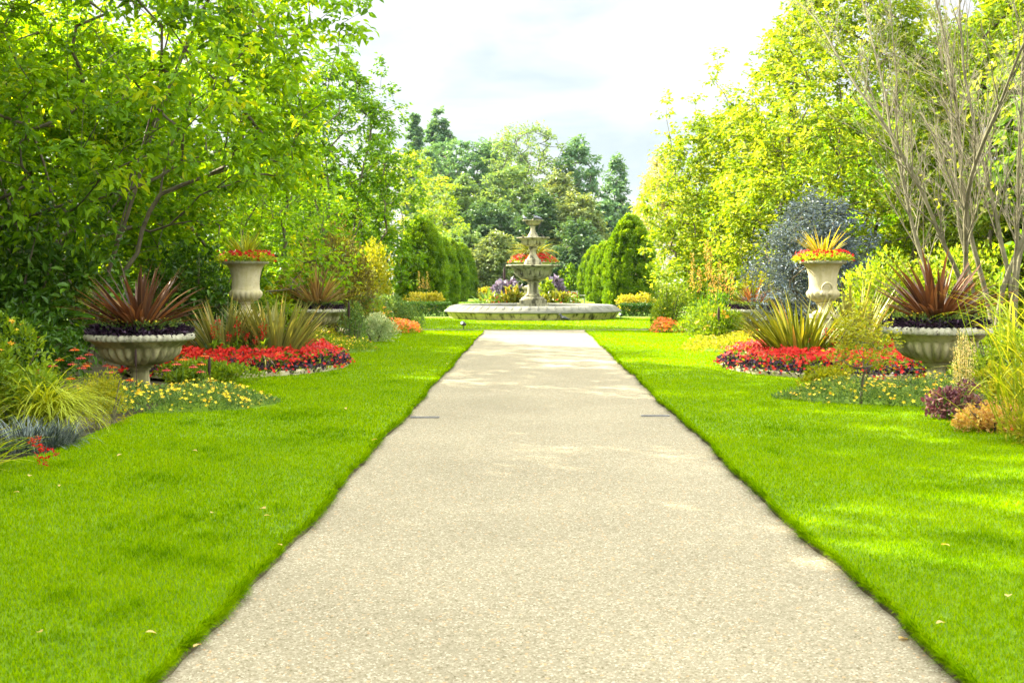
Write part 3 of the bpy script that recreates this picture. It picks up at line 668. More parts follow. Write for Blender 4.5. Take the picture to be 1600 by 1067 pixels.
# ------------------------------------------------------------------ shrubs, hedges, borders
def blob_pts(n, rx, ry, H, nb, r, z0=0.0):
    """points on the shells of overlapping lumps that together make a mound; also their outward direction"""
    th = r.uniform(0, 2 * PI, nb); rr = np.sqrt(r.random(nb)) * .62; zz = r.uniform(.15, .72, nb) * (1 - .45 * rr)
    C = np.stack([rx * rr * np.cos(th), ry * rr * np.sin(th), zz * H], -1); s = r.uniform(.26, .46, nb)
    k = r.integers(0, nb, n); d = unit(r.normal(size=(n, 3))); d[:, 2] = np.abs(d[:, 2]) * np.where(r.random(n) < .75, 1, -1)
    sh = s[k] * r.uniform(.55, 1.05, n) ** .6
    P = C[k] + d * sh[:, None] * np.array([rx, ry, H * .85])
    P[:, 2] = np.abs(P[:, 2]) * (1 - z0) + z0 * H
    return P, d, k

def bush(name, label, cat, X, Y, rx, ry, H, n, Ls, W, mat, nb=14, up=.35, droop=0, seed=1, fl=(), group=None, tmpl=LEAF4, z0=0., stemmat='bark', z=0., partname='foliage', spread=.7, lay=.6):
    r = np.random.default_rng(seed)
    root = thing(name, label, cat, (X, Y, z), 0, group)
    P, d, k = blob_pts(n, rx, ry, H, nb, r, z0)
    D = unit(d + spread * r.normal(size=d.shape) + (0, 0, up - droop)); nn = unit(np.array([0, 0, lay]) + .4 * d + .5 * r.normal(size=d.shape))
    cb = r.random(nb)
    g = Geo(); kk = r.uniform(.6, 1.2, n)
    leaves(g, P, D, nn, Ls * kk, W * kk, np.clip(.35 * cb[k] + .65 * r.random(n), 0, 1), tmpl)
    part(g, partname, mat, root)
    g = Geo()
    for i in range(7):
        a = r.uniform(0, 2 * PI); e = np.array([rx * .6 * math.cos(a), ry * .6 * math.sin(a), H * r.uniform(.5, .85)])
        b = np.array([.08 * math.cos(a), .08 * math.sin(a), 0]); tube(g, [b, b + (e - b) * .5 + (0, 0, .06 * H), e], [.012 + .006 * H, .009 + .003 * H, .004], 5)
    part(g, 'stem', stemmat, root, True)
    for (nf, rad, fm, zlo, tm) in fl:
        ok = np.nonzero((d[:, 2] > -.1) & (P[:, 2] > zlo * H))[0]; s = r.choice(ok, min(nf, len(ok)), replace=False)
        g = Geo(); flowers(g, P[s] + d[s] * .04, d[s] * .6 + (0, -.35, .55) + .3 * r.normal(size=(len(s), 3)), rad * r.uniform(.65, 1.2, len(s)), r.random(len(s)), tm)
        part(g, 'blossoms', fm, root)
    return root

def patch(name, label, X, Y, rx, ry, H, n, Ls, W, mat, nf, fr, fmat, seed=1, group=None, cat='flowers', tmpl=FLOWER5, n2=0, mat2=None, rin=0.):
    """low bedding filling an ellipse"""
    r = np.random.default_rng(seed); root = thing(name, label, cat, (X, Y, .02), 0, group)
    def pts(m, lo=0.):
        q = np.sqrt(r.uniform(max(rin, lo) ** 2, 1, m)); th = r.uniform(0, 2 * PI, m); q2 = q * (1 + .07 * np.sin(3 * th + seed) + .05 * np.sin(7 * th))
        h = H * (1 - q ** 4) * (.85 + .15 * np.sin(5 * q * np.cos(th) * rx + seed) + .12 * np.sin(6 * q * np.sin(th) * ry)) + .03
        return np.stack([rx * q2 * np.cos(th), ry * q2 * np.sin(th), h], -1), q, th
    def fol(m, mt, lo=0.):
        P, q, th = pts(m, lo); P[:, 2] *= r.uniform(.35, 1.0, m)
        D = unit(np.stack([.5 * np.cos(th) * q, .5 * np.sin(th) * q, np.full(m, .55)], -1) + .55 * r.normal(size=(m, 3)))
        g = Geo(); kk = r.uniform(.6, 1.25, m); leaves(g, P, D, unit(.6 * r.normal(size=(m, 3)) + (0, -.3, .6)), Ls * kk, W * kk, np.clip(r.random(m), 0, 1))
        part(g, 'foliage', mt, root)
    fol(n, mat)
    if n2: fol(n2, mat2, .86)
    if nf:
        P, q, th = pts(nf); P[:, 2] += r.uniform(-.01, .05, nf)
        g = Geo(); flowers(g, P, np.stack([.5 * np.cos(th) * q ** 2, .5 * np.sin(th) * q ** 2 - .35, np.ones(nf)], -1) + .3 * r.normal(size=(nf, 3)), fr * r.uniform(.65, 1.25, nf), r.random(nf), tmpl)
        part(g, 'blossoms', fmat, root)
    return root

def flax(name, label, X, Y, z, n, Ln, W, mat, el=(.85, 1.5), droop=(.1, .7), seed=1, r0=.12, cat='plant', group=None, tip=None, lean=None, sides=None, fold=.18, prof='strap', segs=6):
    r = np.random.default_rng(seed); q = np.sqrt(r.random(n)); az = r.uniform(0, 2 * PI, n)
    if sides is not None: az = np.where(r.random(n) < .7, np.where(r.random(n) < .5, 0, PI) + r.normal(0, sides, n), az)
    e = el[1] - (el[1] - el[0]) * q + r.normal(0, .06, n); dr = r.uniform(droop[0], droop[1], n) * (.4 + .6 * q)
    P = np.stack([r0 * q * np.cos(az), r0 * q * np.sin(az), np.zeros(n)], -1)
    g = Geo(); blades(g, P, az, Ln * r.uniform(.6, 1.08, n), W * r.uniform(.7, 1.15, n), e, dr, np.clip(.5 + .28 * r.normal(size=n), 0, 1), segs, fold, 1.6, prof, tip, .05)
    root = thing(name, label, cat, (X, Y, z), 0, group)
    part(g, 'leaf_blades', mat, root)
    return root

# clipped yews in two rows
def yew(seed, H, R):
    r = np.random.default_rng(seed); n = 15000
    nb = 420; n = 34000
    ub = r.random(nb) ** 1.1; tb = r.uniform(0, 2 * PI, nb); pf = lambda u: np.interp(u, [0, .08, .35, .6, .8, .92, 1], [.86, .96, 1, .86, .60, .36, .04])
    C = np.stack([R * .9 * pf(ub) * np.cos(tb), R * .9 * pf(ub) * np.sin(tb), .1 + ub * (H - .25)], -1); cb = r.random(nb)
    k = r.integers(0, nb, n); o = np.stack([np.cos(tb[k]), np.sin(tb[k]), np.full(n, .45)], -1); d = unit(unit(r.normal(size=(n, 3))) + .8 * o)
    P = C[k] + d * (r.uniform(.10, .24, nb)[k] * r.uniform(.6, 1.05, n))[:, None] * (1, 1, 1.3); P[:, 2] = np.maximum(P[:, 2], .02)
    D = unit(o + .3 * d + .6 * r.normal(size=(n, 3)) + (0, 0, .2)); g = Geo(); kk = r.uniform(.6, 1.3, n)
    leaves(g, P, D, rdir(n, r), .125 * kk, .07 * kk, np.clip(.02 + .40 * r.random(n) + .38 * cb[k] + .15 * (ub[k] > .8), 0, 1))  # top tufts get a lighter leaf colour, standing in for sunlit tops
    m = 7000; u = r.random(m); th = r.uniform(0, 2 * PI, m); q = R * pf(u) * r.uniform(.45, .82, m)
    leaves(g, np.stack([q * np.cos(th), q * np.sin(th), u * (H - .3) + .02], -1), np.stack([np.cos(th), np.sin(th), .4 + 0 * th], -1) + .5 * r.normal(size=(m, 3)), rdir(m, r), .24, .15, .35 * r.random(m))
    g2 = Geo(); tube(g2, [(0, 0, 0), (0, 0, H * .5), (0.05, 0, H * .9)], [.16, .1, .03], 8)
    root = thing('clipped_yew', 'conical clipped yew of the row behind the yellow euonymus', 'conifer')
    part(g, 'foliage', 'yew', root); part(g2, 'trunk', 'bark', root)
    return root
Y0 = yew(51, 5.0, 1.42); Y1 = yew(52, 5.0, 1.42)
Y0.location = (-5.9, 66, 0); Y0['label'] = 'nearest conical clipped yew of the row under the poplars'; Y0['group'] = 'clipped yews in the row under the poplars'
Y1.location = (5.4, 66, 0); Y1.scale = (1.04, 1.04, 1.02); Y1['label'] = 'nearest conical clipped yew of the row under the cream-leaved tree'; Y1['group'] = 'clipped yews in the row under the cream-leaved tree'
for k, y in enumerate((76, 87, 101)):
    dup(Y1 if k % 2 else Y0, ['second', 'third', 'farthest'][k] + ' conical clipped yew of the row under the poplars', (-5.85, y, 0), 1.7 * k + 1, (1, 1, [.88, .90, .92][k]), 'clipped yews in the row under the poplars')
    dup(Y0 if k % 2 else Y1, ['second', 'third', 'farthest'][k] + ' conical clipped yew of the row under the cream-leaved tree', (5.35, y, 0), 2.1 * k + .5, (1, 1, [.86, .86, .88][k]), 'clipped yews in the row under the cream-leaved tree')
bush('round_bush', 'rounded green bush at the end of the yew row, left of the fountain', 'bush', gx(766, 104), 104, 1.4, 1.4, 3.6, 2600, .26, .15, 'mid', 16, seed=53)
bush('round_bush', 'rounded light green bush at the end of the yew row, right of the fountain', 'bush', gx(895, 104), 104, 1.35, 1.4, 3.4, 2600, .26, .15, 'bright', 16, seed=54)
bush('euonymus', 'yellow-leaved low euonymus in front of the yew row, left of the fountain', 'bush', -5.2, 60, 1.25, .7, 1.15, 2600, .12, .09, 'gold', 16, seed=55)
bush('euonymus', 'yellow-leaved low euonymus in front of the yew row, right of the fountain', 'bush', 5.25, 60, 1.2, .7, 1.05, 2600, .12, .09, 'gold', 16, seed=56)
bush('euonymus', 'small yellow euonymus far off beside the rounded green bush', 'bush', gx(757, 84), 84, .55, .5, 1.2, 700, .16, .11, 'gold', 10, seed=57)
def hedge(label, x0, x1, Y, H, seed):
    r = np.random.default_rng(seed); n = 5200; P = np.stack([r.uniform(x0, x1, n), Y + r.uniform(-.45, .45, n), r.uniform(0, H, n)], -1)
    f = r.random(n); P[f < .45, 1] = Y - .45 + r.normal(0, .03, (f < .45).sum()); P[f > .6, 2] = H + r.normal(0, .03, (f > .6).sum())
    P[:, 0] -= (x0 + x1) / 2; P[:, 1] -= Y
    root = thing('box_hedge', label, 'hedge', ((x0 + x1) / 2, Y, 0)); g = Geo(); leaves(g, P, rdir(n, r) + (0, -.3, .4), rdir(n, r), .07, .05, .6 * r.random(n)); part(g, 'foliage', 'dark', root)
    for x in np.linspace(x0 + .2, x1 - .2, 6) - (x0 + x1) / 2:
        g = Geo(); tube(g, [(x, 0, 0), (x, 0, H * .8)], .02, 5); part(g, 'stem', 'bark', root)
hedge('low dark clipped hedge left of the fountain basin', -6.2, -3.45, 53, .56, 58)
hedge('low dark clipped hedge right of the fountain basin', 3.9, 6.2, 53, .50, 59)

# left border, from near to far
bush('laurel', 'big dark glossy laurel at the near edge of the border', 'shrub', -8.7, 20.2, 2.1, 1.6, 3.5, 5200, .19, .085, 'dark', 22, .1, .3, 60, tmpl=LEAF7)
bush('laurel', 'dark laurel in the shade between the two nearer urns', 'shrub', -7.2, 26.4, 1.6, 1.2, 2.7, 3000, .18, .08, 'dark', 18, .1, .3, 61, tmpl=LEAF7)
bush('laurel', 'dark low laurel under the stems of the multi-stemmed tree', 'shrub', -8.0, 18.6, 1.6, .9, 1.3, 2200, .15, .07, 'dark', 16, .1, .2, 62)
bush('flowering_bush', 'tall leafy bush with yellow and salmon flowers beside the lime grass', 'bush', -5.55, 12.5, .8, .75, 1.42, 5200, .085, .035, 'herb', 20, .5, 0, 63, fl=((44, .045, 'amber', .55, FLOWER5), (10, .035, 'yellow', .5, FLOWER5), (12, .032, 'pink', .2, FLOWER5)), tmpl=LEAF7)
bush('border_plant', 'leafy mid-green plant behind the lime grass, below the coneflowers', 'plant', -6.3, 14.2, .8, .6, .8, 2600, .09, .04, 'herb', 18, .5, 0, 150, stemmat='stem')
bush('border_plant', 'dark leafy plant at the near corner behind the crocosmia', 'plant', -5.35, 11.0, .5, .5, .75, 1900, .10, .045, 'dark', 14, .5, 0, 151, stemmat='stem')
r = np.random.default_rng(64); n = 520
hk = thing('lime_grass', 'arching mound of lime yellow grass between the leafy bush and the lawn', 'ornamental grass', (-4.98, 12.5, 0)); g = Geo()
az = np.where(r.random(n) < .6, r.normal(-.25, .7, n), r.uniform(0, 2 * PI, n))
blades(g, np.stack([r.normal(0, .09, n), r.normal(0, .09, n), r.uniform(0, .25, n)], -1), az, r.uniform(.45, .95, n), r.uniform(.008, .017, n), r.uniform(.85, 1.5, n), r.uniform(1.5, 2.7, n), r.random(n), 7, .1, 1.15, 'strap', None, .15)
part(g, 'leaf_blades', 'hakone', hk)
r = np.random.default_rng(65); n = 900
bg = thing('black_grass', 'low tuft of blue-black grass in front of the lime grass', 'ornamental grass', (-4.72, 11.45, 0)); g = Geo()
q = np.sqrt(r.random(n)) * .36; az = r.uniform(0, 2 * PI, n)
blades(g, np.stack([q * np.cos(az) * 1.1, q * np.sin(az), np.zeros(n)], -1), az + r.normal(0, .6, n), r.uniform(.22, .42, n), r.uniform(.006, .012, n), r.uniform(.7, 1.5, n), r.uniform(.6, 1.9, n), r.random(n), 5, .1)
part(g, 'leaf_blades', 'blackgrass', bg)
bush('lime_shrub', 'fine leaved lime green shrub touching the lawn beside the lime grass', 'bush', -4.62, 13.2, .33, .3, .68, 1900, .045, .018, 'lime', 14, .7, 0, 66)
cr_ = thing('crocosmia', 'sword leaved plant with red flower sprays leaning over the lawn corner', 'plant', (-4.62, 10.05, 0)); r = np.random.default_rng(67); g = Geo(); n = 26
blades(g, np.stack([r.normal(0, .1, n), r.normal(0, .08, n), np.zeros(n)], -1), r.normal(0, .6, n), r.uniform(.45, .8, n), r.uniform(.018, .03, n), r.uniform(.35, 1.1, n), r.uniform(.4, 1.1, n), r.uniform(.2, .7, n), 7, .15)
part(g, 'leaf_blades', 'reedleaf', cr_)
g = Geo(); fp = []
for (ex_, ez) in ((.60, .19), (.66, .10), (.73, .13), (.58, .24), (.64, .05)):
    k = np.linspace(0, 1, 9); p = np.stack([ex_ * k, -.06 * k + 0 * k, .02 + .42 * np.sin(PI * .55 * k) * .8 + (ez - .32) * k ** 2], -1); tube(g, p, np.linspace(.004, .002, 9), 4)
    for q in np.linspace(.86, 1, 7): fp.append([np.interp(q, k, p[:, 0]), np.interp(q, k, p[:, 1]) + r.normal(0, .015), np.interp(q, k, p[:, 2]) + r.normal(0, .012)])
part(g, 'stem', 'stem', cr_); fp = np.array(fp); g = Geo(); n = len(fp)
for _ in range(3): leaves(g, fp, r.normal(size=(n, 3)) + (.5, -.3, .2), rdir(n, r), .035, .014, r.random(n))
part(g, 'blossoms', 'red', cr_)
patch('marigold_bed', 'mound of small yellow marigolds at the foot of the dark bronze flax urn', -4.6, 15.2, 1.42, .98, .24, 7500, .06, .02, 'herbblue', 420, .028, 'yellow', 68)
bush('coneflower_foliage', 'leafy green growth under the coneflowers beside the near urn', 'plant', -7.6, 16.7, 1.35, .7, .52, 3400, .09, .04, 'herb', 26, .5, 0, 69, stemmat='stem')
bush('coneflower_foliage', 'leafy green growth between the near urn and the scarlet flower ring', 'plant', -5.0, 18.3, 1.1, .6, .42, 2600, .09, .035, 'herb', 18, .5, 0, 70, stemmat='stem')

def coneflower(mat):
    root = thing('coneflower', '', 'flower'); g = Geo(); tube(g, [(0, 0, -.45), (.01, 0, -.2), (0, 0, 0)], .004, 4); part(g, 'stem', 'stem', root)
    g = Geo(); r = np.random.default_rng(5); n = 13; a = np.arange(n) * 2 * PI / n
    blades(g, np.stack([.012 * np.cos(a), .012 * np.sin(a), np.zeros(n)], -1), a, .062, .026, .12, .9, r.random(n), 3, .1, 1, 'leaf'); part(g, 'petals', mat, root)
    g = Geo(); lathe(g, [(.001, -.004), (.02, .0), (.023, .012), (.015, .024), (.002, .028)], 12); part(g, 'flower_head', 'cone', root, True)
    return root
cfm = {'pink': coneflower('pink'), 'orange': coneflower('orange')}; used = set()
cf = [(270, 570, 1), (322, 587, 0), (293, 600, 0), (215, 607, 1), (262, 622, 0), (296, 636, 0), (317, 620, 1), (192, 628, 0), (255, 674, 1), (388, 628, 0), (403, 651, 0), (468, 680, 1), (603, 644, 0), (665, 605, 1), (700, 632, 0), (730, 622, 1), (741, 592, 1), (728, 650, 0), (640, 622, 0), (310, 628, 1), (410, 633, 1)]
for i, (cx, cy, k) in enumerate(cf):
    Yc = 16.0 + .5 * math.sin(i * 2.3); px, py = cx * .431, cy * .431 + 300; key = 'orange' if k else 'pink'
    lab = ('orange-red' if k else 'deep pink') + ' coneflower with drooping petals near the dark bronze flax urn'
    loc = (gx(px, Yc), Yc, gz(py, Yc)); grp = ('orange-red' if k else 'deep pink') + ' coneflowers around the near urn'
    if key not in used:
        used.add(key); o = cfm[key]; o.location = loc; o['label'] = lab; o['group'] = grp
    else: dup(cfm[key], lab, loc, i * 1.3, 1, grp)

def millet(label, X, Y, H, ls, w=.02):
    root = thing('dark_millet', label, 'plant', (X, Y, 0)); g = Geo(); tube(g, [(0, 0, 0), (.01, 0, H * .5), (0, 0, H)], .005, 5); part(g, 'stem', 'cattail', root)
    g = Geo(); tube(g, [(0, 0, H - ls), (0, 0, H - ls * .8), (0, 0, H - ls * .3), (.004, 0, H)], [.006, w, w, .006], 8); part(g, 'seed_spike', 'cattail', root, True)
    g = Geo(); blades(g, np.zeros((4, 3)), np.array([.4, 2.2, 3.9, 5.3]), .4, .02, 1.2, 1.6, .3, 5); part(g, 'leaf_blades', 'purple', root)
millet('dark millet spike standing against the bowl of the dark bronze flax urn', gx(212, 15.3), 15.3, gz(545, 15.3), .22, .016)
millet('dark millet spike between the near urn and the scarlet ring', gx(327, 15.6), 15.6, gz(557, 15.6), .24)
millet('dark millet spike in the border beyond the scarlet ring, by the blue-green shrub', gx(545, 27), 27, gz(470, 27), .4, .03)
millet('dark millet spike among the orange flowers of the far border', gx(1123, 28), 28, gz(478, 28), .35, .03)

# ------------------------------------------------------------------ urns
def tazza(label, X, Y, rz=0, first=None):
    if first: return dup(first, label, (X, Y, 0), rz, 1, 'shallow stone urns on pedestals')
    root = thing('stone_urn', label, 'urn', (X, Y, 0), 0, 'shallow stone urns on pedestals')
    g = Geo(); lathe(g, [(.17, .405, 0), (.30, .425, .10), (.44, .475, .14), (.535, .55, .14), (.565, .62, .10), (.56, .66, .02), (.575, .675), (.60, .69), (.66, .745), (.69, .755), (.69, .762), (.63, .77), (.60, .74), (.3, .70), (.001, .69)], 208, 26)
    part(g, 'bowl', 'stone', root, True)
    g = Geo(); th = np.arange(180) * 2 * PI / 180
    lathe(g, [(.67, .757), (.715, .755), (.738, .768), (.748, .795), (.742, .82), (.72, .838), (.67, .842), (.645, .83), (.645, .757)], 216, 54, closed=True)
    V = g.V[0]; rr = np.hypot(V[:, 0], V[:, 1]); a = np.arctan2(V[:, 1], V[:, 0]); m = (rr > .71); s = 1 - .03 * np.abs(np.sin(27 * a)) * m; V[:, 0] *= s; V[:, 1] *= s; V[:, 2] += .014 * np.abs(np.sin(27 * a + .8)) * (V[:, 2] > .8)
    part(g, 'rim', 'stonerim', root, True)
    g = Geo(); lathe(g, [(.001, .41), (.185, .408), (.19, .395), (.185, .38), (.15, .372), (.145, .36), (.15, .345), (.125, .335), (.122, .30), (.135, .16), (.155, .11), (.18, .085), (.185, .06), (.001, .06)], 64)
    part(g, 'stem', 'stone', root, True)
    g = Geo(); box(g, (-.22, -.22, 0), (.22, .22, .06)); part(g, 'plinth', 'stone', root)
    return root
U = [(-5.46, 17.0), (5.67, 17.0), (-5.5, 31.4), (5.75, 31.4)]
nm = ['weathered shallow stone urn holding dark bronze flax, among coneflowers', 'weathered shallow stone urn holding rust-red flax, behind the tasselled grass', 'shallow stone urn holding tan flax, beyond the scarlet ring and olive flax', 'shallow stone urn holding small reddish flax, beside the blue-grey shrub']
TZ = tazza(nm[0], *U[0])
for k in (1, 2, 3): tazza(nm[k], *U[k], .4 * k, TZ).scale = (1, 1, 1.12 if k == 1 else 1)

def urn_planting(X, Y, seed, skirtlab, flaxlab, fmat, n, Ln, W, yl=True, el=(.35, 1.45), tip=None, dz=0):
    r = np.random.default_rng(seed); root = thing('urn_bedding', skirtlab, 'flowers', (X, Y, .70 + dz))
    m = 2300; th = r.uniform(0, 2 * PI, m); q = r.uniform(.42, .69, m); P = np.stack([q * np.cos(th), q * np.sin(th), .10 + r.uniform(0, .15, m) * np.minimum(1, (.78 - q) * 6)], -1)
    g = Geo(); leaves(g, P, np.stack([np.cos(th), np.sin(th), np.full(m, .3)], -1) + .6 * r.normal(size=(m, 3)), np.array([0, 0, .7]) + .5 * r.normal(size=(m, 3)), .085 * r.uniform(.6, 1.2, m), .04, r.random(m) ** 1.5); part(g, 'dark_foliage', 'purple', root)
    m = 1500; th = r.uniform(0, 2 * PI, m); q = r.uniform(.1, .58, m); P = np.stack([q * np.cos(th), q * np.sin(th), .18 + .13 * r.random(m)], -1)
    g = Geo(); leaves(g, P, np.stack([.5 * np.cos(th), .5 * np.sin(th), np.full(m, .8)], -1) + .5 * r.normal(size=(m, 3)), rdir(m, r), .07, .022, r.random(m)); part(g, 'green_foliage', 'herbblue', root)
    if yl:
        m = 46; th = r.uniform(0, 2 * PI, m); q = r.uniform(.25, .58, m); P = np.stack([q * np.cos(th), q * np.sin(th), .29 + .07 * r.random(m)], -1)
        g = Geo(); flowers(g, P, np.array([0, -.5, .8]) + .4 * r.normal(size=(m, 3)), .022, r.random(m)); part(g, 'blossoms', 'yellow', root)
    return flax('flax', flaxlab, X, Y, .86 + dz, n, Ln, W, fmat, el, (.1, .8), seed, .15, tip=tip)
urn_planting(*U[0], 71, 'black-leaved bedding with yellow flowers rimming the dark bronze flax urn', 'dark bronze flax with broad spiky leaves in the near stone urn', 'bronzeflax', 150, 1.08, .068, el=(.45, 1.5))
urn_planting(*U[1], 72, 'black-leaved bedding with yellow flowers rimming the rust-red flax urn', 'rust-red upright flax in the urn behind the tasselled grass', 'bronzeflax', 125, 1.12, .074, el=(.5, 1.52), tip=.9, dz=.10)
urn_planting(*U[2], 73, 'black-leaved bedding rimming the tan flax urn', 'tan and pink flax arching from the urn beyond the scarlet ring', 'tanflax', 140, 1.35, .055, False, (.5, 1.5))
urn_planting(*U[3], 74, 'black-leaved bedding with yellow flowers rimming the small reddish flax urn', 'small reddish flax in the urn beside the blue-grey shrub', 'bronzeflax', 60, .85, .06, el=(.5, 1.5))

def vase(label, X, Y, handle):
    root = thing('stone_vase', label, 'vase', (X, Y, 0), 0, 'tall stone vases on pedestals')
    g = Geo(); lathe(g, [(.001, 1.19), (.12, 1.19), (.20, 1.215, .05), (.275, 1.27, .07), (.305, 1.33, .05), (.302, 1.37, .02), (.275, 1.40), (.255, 1.42), (.250, 1.50), (.252, 1.60), (.265, 1.70), (.295, 1.80), (.345, 1.875), (.38, 1.89), (.34, 1.895), (.30, 1.86), (.001, 1.84)], 144, 18)
    part(g, 'body', 'stonepale', root, True)
    g = Geo(); lathe(g, [(.36, 1.885), (.41, 1.887), (.425, 1.905), (.42, 1.93), (.39, 1.937), (.35, 1.925), (.35, 1.885)], 144, 44, closed=True); V = g.V[0]; a = np.arctan2(V[:, 1], V[:, 0]); s = 1 - .015 * np.abs(np.sin(24 * a)); V[:, 0] *= s; V[:, 1] *= s
    part(g, 'rim', 'stonerim', root, True)
    g = Geo(); lathe(g, [(.001, 1.20), (.13, 1.195), (.14, 1.18), (.13, 1.165), (.09, 1.15), (.085, 1.10), (.10, 1.05), (.16, 1.02), (.19, 1.0), (.19, .97), (.001, .97)], 48); part(g, 'stem', 'stonepale', root, True)
    g = Geo(); box(g, (-.24, -.24, .90), (.24, .24, .97)); box(g, (-.2, -.2, .15), (.2, .2, .90)); box(g, (-.33, -.33, 0), (.33, .33, .15)); part(g, 'pedestal', 'stonepale', root)
    if handle:
        g = Geo(); k = np.linspace(-.35 * PI, 1.35 * PI, 20); tube(g, np.stack([.085 * np.cos(k), -.30 - .05 * np.sin(np.clip(k, 0, PI)), 1.45 + .09 * np.sin(k)], -1), .02, 8, cap=True)
        lathe_g = Geo(); lathe(lathe_g, [(.001, 0), (.05, .005), (.065, .025), (.05, .05), (.02, .065), (.001, .068)], 20)
        for sx in (-.07, .07):
            V = lathe_g.V[0].copy(); V = np.stack([V[:, 0] * .8 + sx, -.285 - V[:, 2] * .8, V[:, 1] * .8 + 1.355], -1); g.add(V, Q=lathe_g.Q[0])
        part(g, 'handle', 'stonepale', root, True)
    return root
V1 = vase('tall pale stone vase holding golden flax above the olive flax', gx(384, 22.4), 22.4, False)
V2 = vase('tall pale stone vase with scrolled handle beside the blue-grey shrub', gx(1286, 22.2), 22.2, True)
def vase_planting(X, Y, seed, lab, flab, mt):
    r = np.random.default_rng(seed); root = thing('petunia', lab, 'flowers', (X, Y, 1.88)); m = 1500; th = r.uniform(0, 2 * PI, m); q = np.sqrt(r.uniform(.03, 1, m)) * .53
    P = np.stack([q * np.cos(th), q * np.sin(th), .05 + .17 * (1 - (q / .56) ** 3) * r.random(m) ** .5 + .02 * r.random(m)], -1)
    g = Geo(); leaves(g, P, np.stack([np.cos(th), np.sin(th), np.full(m, .4)], -1) + .6 * r.normal(size=(m, 3)), np.array([0, 0, .7]) + .5 * r.normal(size=(m, 3)), .065, .04, r.random(m)); part(g, 'foliage', 'petunialeaf', root)
    m = 210; th = r.uniform(0, 2 * PI, m); q = r.uniform(.2, .56, m); P = np.stack([q * np.cos(th), q * np.sin(th), .12 + .13 * r.random(m) - .06 * (q > .5)], -1)
    g = Geo(); flowers(g, P, np.stack([.6 * np.cos(th), .6 * np.sin(th) - .4, np.full(m, .5)], -1) + .3 * r.normal(size=(m, 3)), .040 * r.uniform(.7, 1.2, m), r.random(m)); part(g, 'blossoms', 'red', root)
    flax('flax', flab, X, Y, 1.98, 54, .66, .04, mt, (.65, 1.5), (.0, .35), seed + 1, .07, tip=.6)
vase_planting(V1.location.x, V1.location.y, 75, 'lime petunia ring with red flowers in the vase above the olive flax', 'yellow-green spiky flax in the vase above the olive flax', 'limeflax')
vase_planting(V2.location.x, V2.location.y, 77, 'lime petunia ring with red flowers in the vase with the scrolled handle', 'golden orange spiky flax in the vase with the scrolled handle', 'goldflax')

# ------------------------------------------------------------------ scarlet beds
def scarlet_bed(label, X, Y, rx, ry, seed):
    r = np.random.default_rng(seed); root = thing('flower_bed', label, 'flower bed', (X, Y, .03))
    g = Geo(); lathe(g, [(1.0, 0), (1.0, .075), (.985, .09), (.95, .09), (.935, .075), (.935, 0)], 128, sx=rx * .985, sy=ry * .985, closed=True); V = g.V[0]; V += r.normal(0, .003, V.shape); part(g, 'stone_edging', 'stonepale', root)
    g = Geo(); lathe(g, [(.95, .05), (.7, .10), (.001, .14)], 64, sx=rx, sy=ry); part(g, 'soil', 'soil', root)
    def ell(m, lo, hi):
        q = r.uniform(lo, hi, m); th = r.uniform(0, 2 * PI, m); return q, th, np.stack([rx * q * np.cos(th), ry * q * np.sin(th)], -1)
    def fol(m, lo, hi, h0, h1, Ls, W, mt, nmn):
        q, th, xy = ell(m, lo, hi); z = (h0 + (h1 - h0) * (q - lo) / (hi - lo)) * r.uniform(.3, 1.05, m)
        g = Geo(); leaves(g, np.c_[xy, z], np.stack([.5 * np.cos(th), .5 * np.sin(th), np.full(m, .5)], -1) + .6 * r.normal(size=(m, 3)), np.array([0, -.2, .7]) + .5 * r.normal(size=(m, 3)), Ls * r.uniform(.6, 1.2, m), W, r.random(m)); part(g, nmn, mt, root)
    fol(3600, .60, .92, .35, .27, .08, .05, 'herb', 'green_foliage')
    fol(3600, .84, 1.0, .30, .13, .075, .05, 'purple', 'dark_foliage')
    fol(900, .88, 1.03, .24, .06, .07, .04, 'herb', 'green_foliage')
    m = 4600; q, th, xy = ell(m, .56, .93); z = .37 - .14 * np.clip((q - .75) / .2, 0, 1) ** 1.5 + r.normal(0, .03, m); m2 = 420; q2, th2, xy2 = ell(m2, .90, 1.05); z2 = .26 - (q2 - .9) * 1.2 + r.normal(0, .045, m2)
    keep = (np.sin(th * 9 + q * 22) + np.sin(th * 23 + 4) * .7 + r.normal(0, .5, m)) > -.9
    z += .045 * np.sin(th * 17 + q * 9) * np.sin(q * 31 + th * 5); P = np.concatenate([np.c_[xy, z][keep], np.c_[xy2, np.maximum(z2, .05)]]); tt = np.concatenate([th[keep], th2]); n = len(P)
    g = Geo(); flowers(g, P, np.stack([.5 * np.cos(tt), .5 * np.sin(tt) - .35, np.full(n, .8)], -1) + .4 * r.normal(size=(n, 3)), .036 * r.uniform(.7, 1.3, n), np.clip(r.normal(.5, .28, n), 0, 1)); part(g, 'blossoms', 'red', root)
scarlet_bed('stone-edged bed ringed with scarlet begonias under the olive flax', -5.2, 21.8, 1.92, 2.65, 80)
scarlet_bed('stone-edged bed ringed with scarlet begonias under the yellow-striped flax', 5.3, 21.6, 1.92, 2.8, 81)
OF = 'olive flax clumps in the scarlet bed'
flax('flax', 'olive green flax clump under the vase, nearer the dark bronze flax urn', gx(352, 21.3), 21.3, .1, 210, 1.25, .075, 'oliveflax', (.7, 1.52), (.05, .4), 82, .26, sides=.9)
flax('flax', 'tall olive green flax clump nearest the path in the scarlet bed', gx(430, 21.2), 21.2, .1, 220, 1.27, .078, 'oliveflax', (.85, 1.52), (.05, .45), 83, .28, sides=.9)
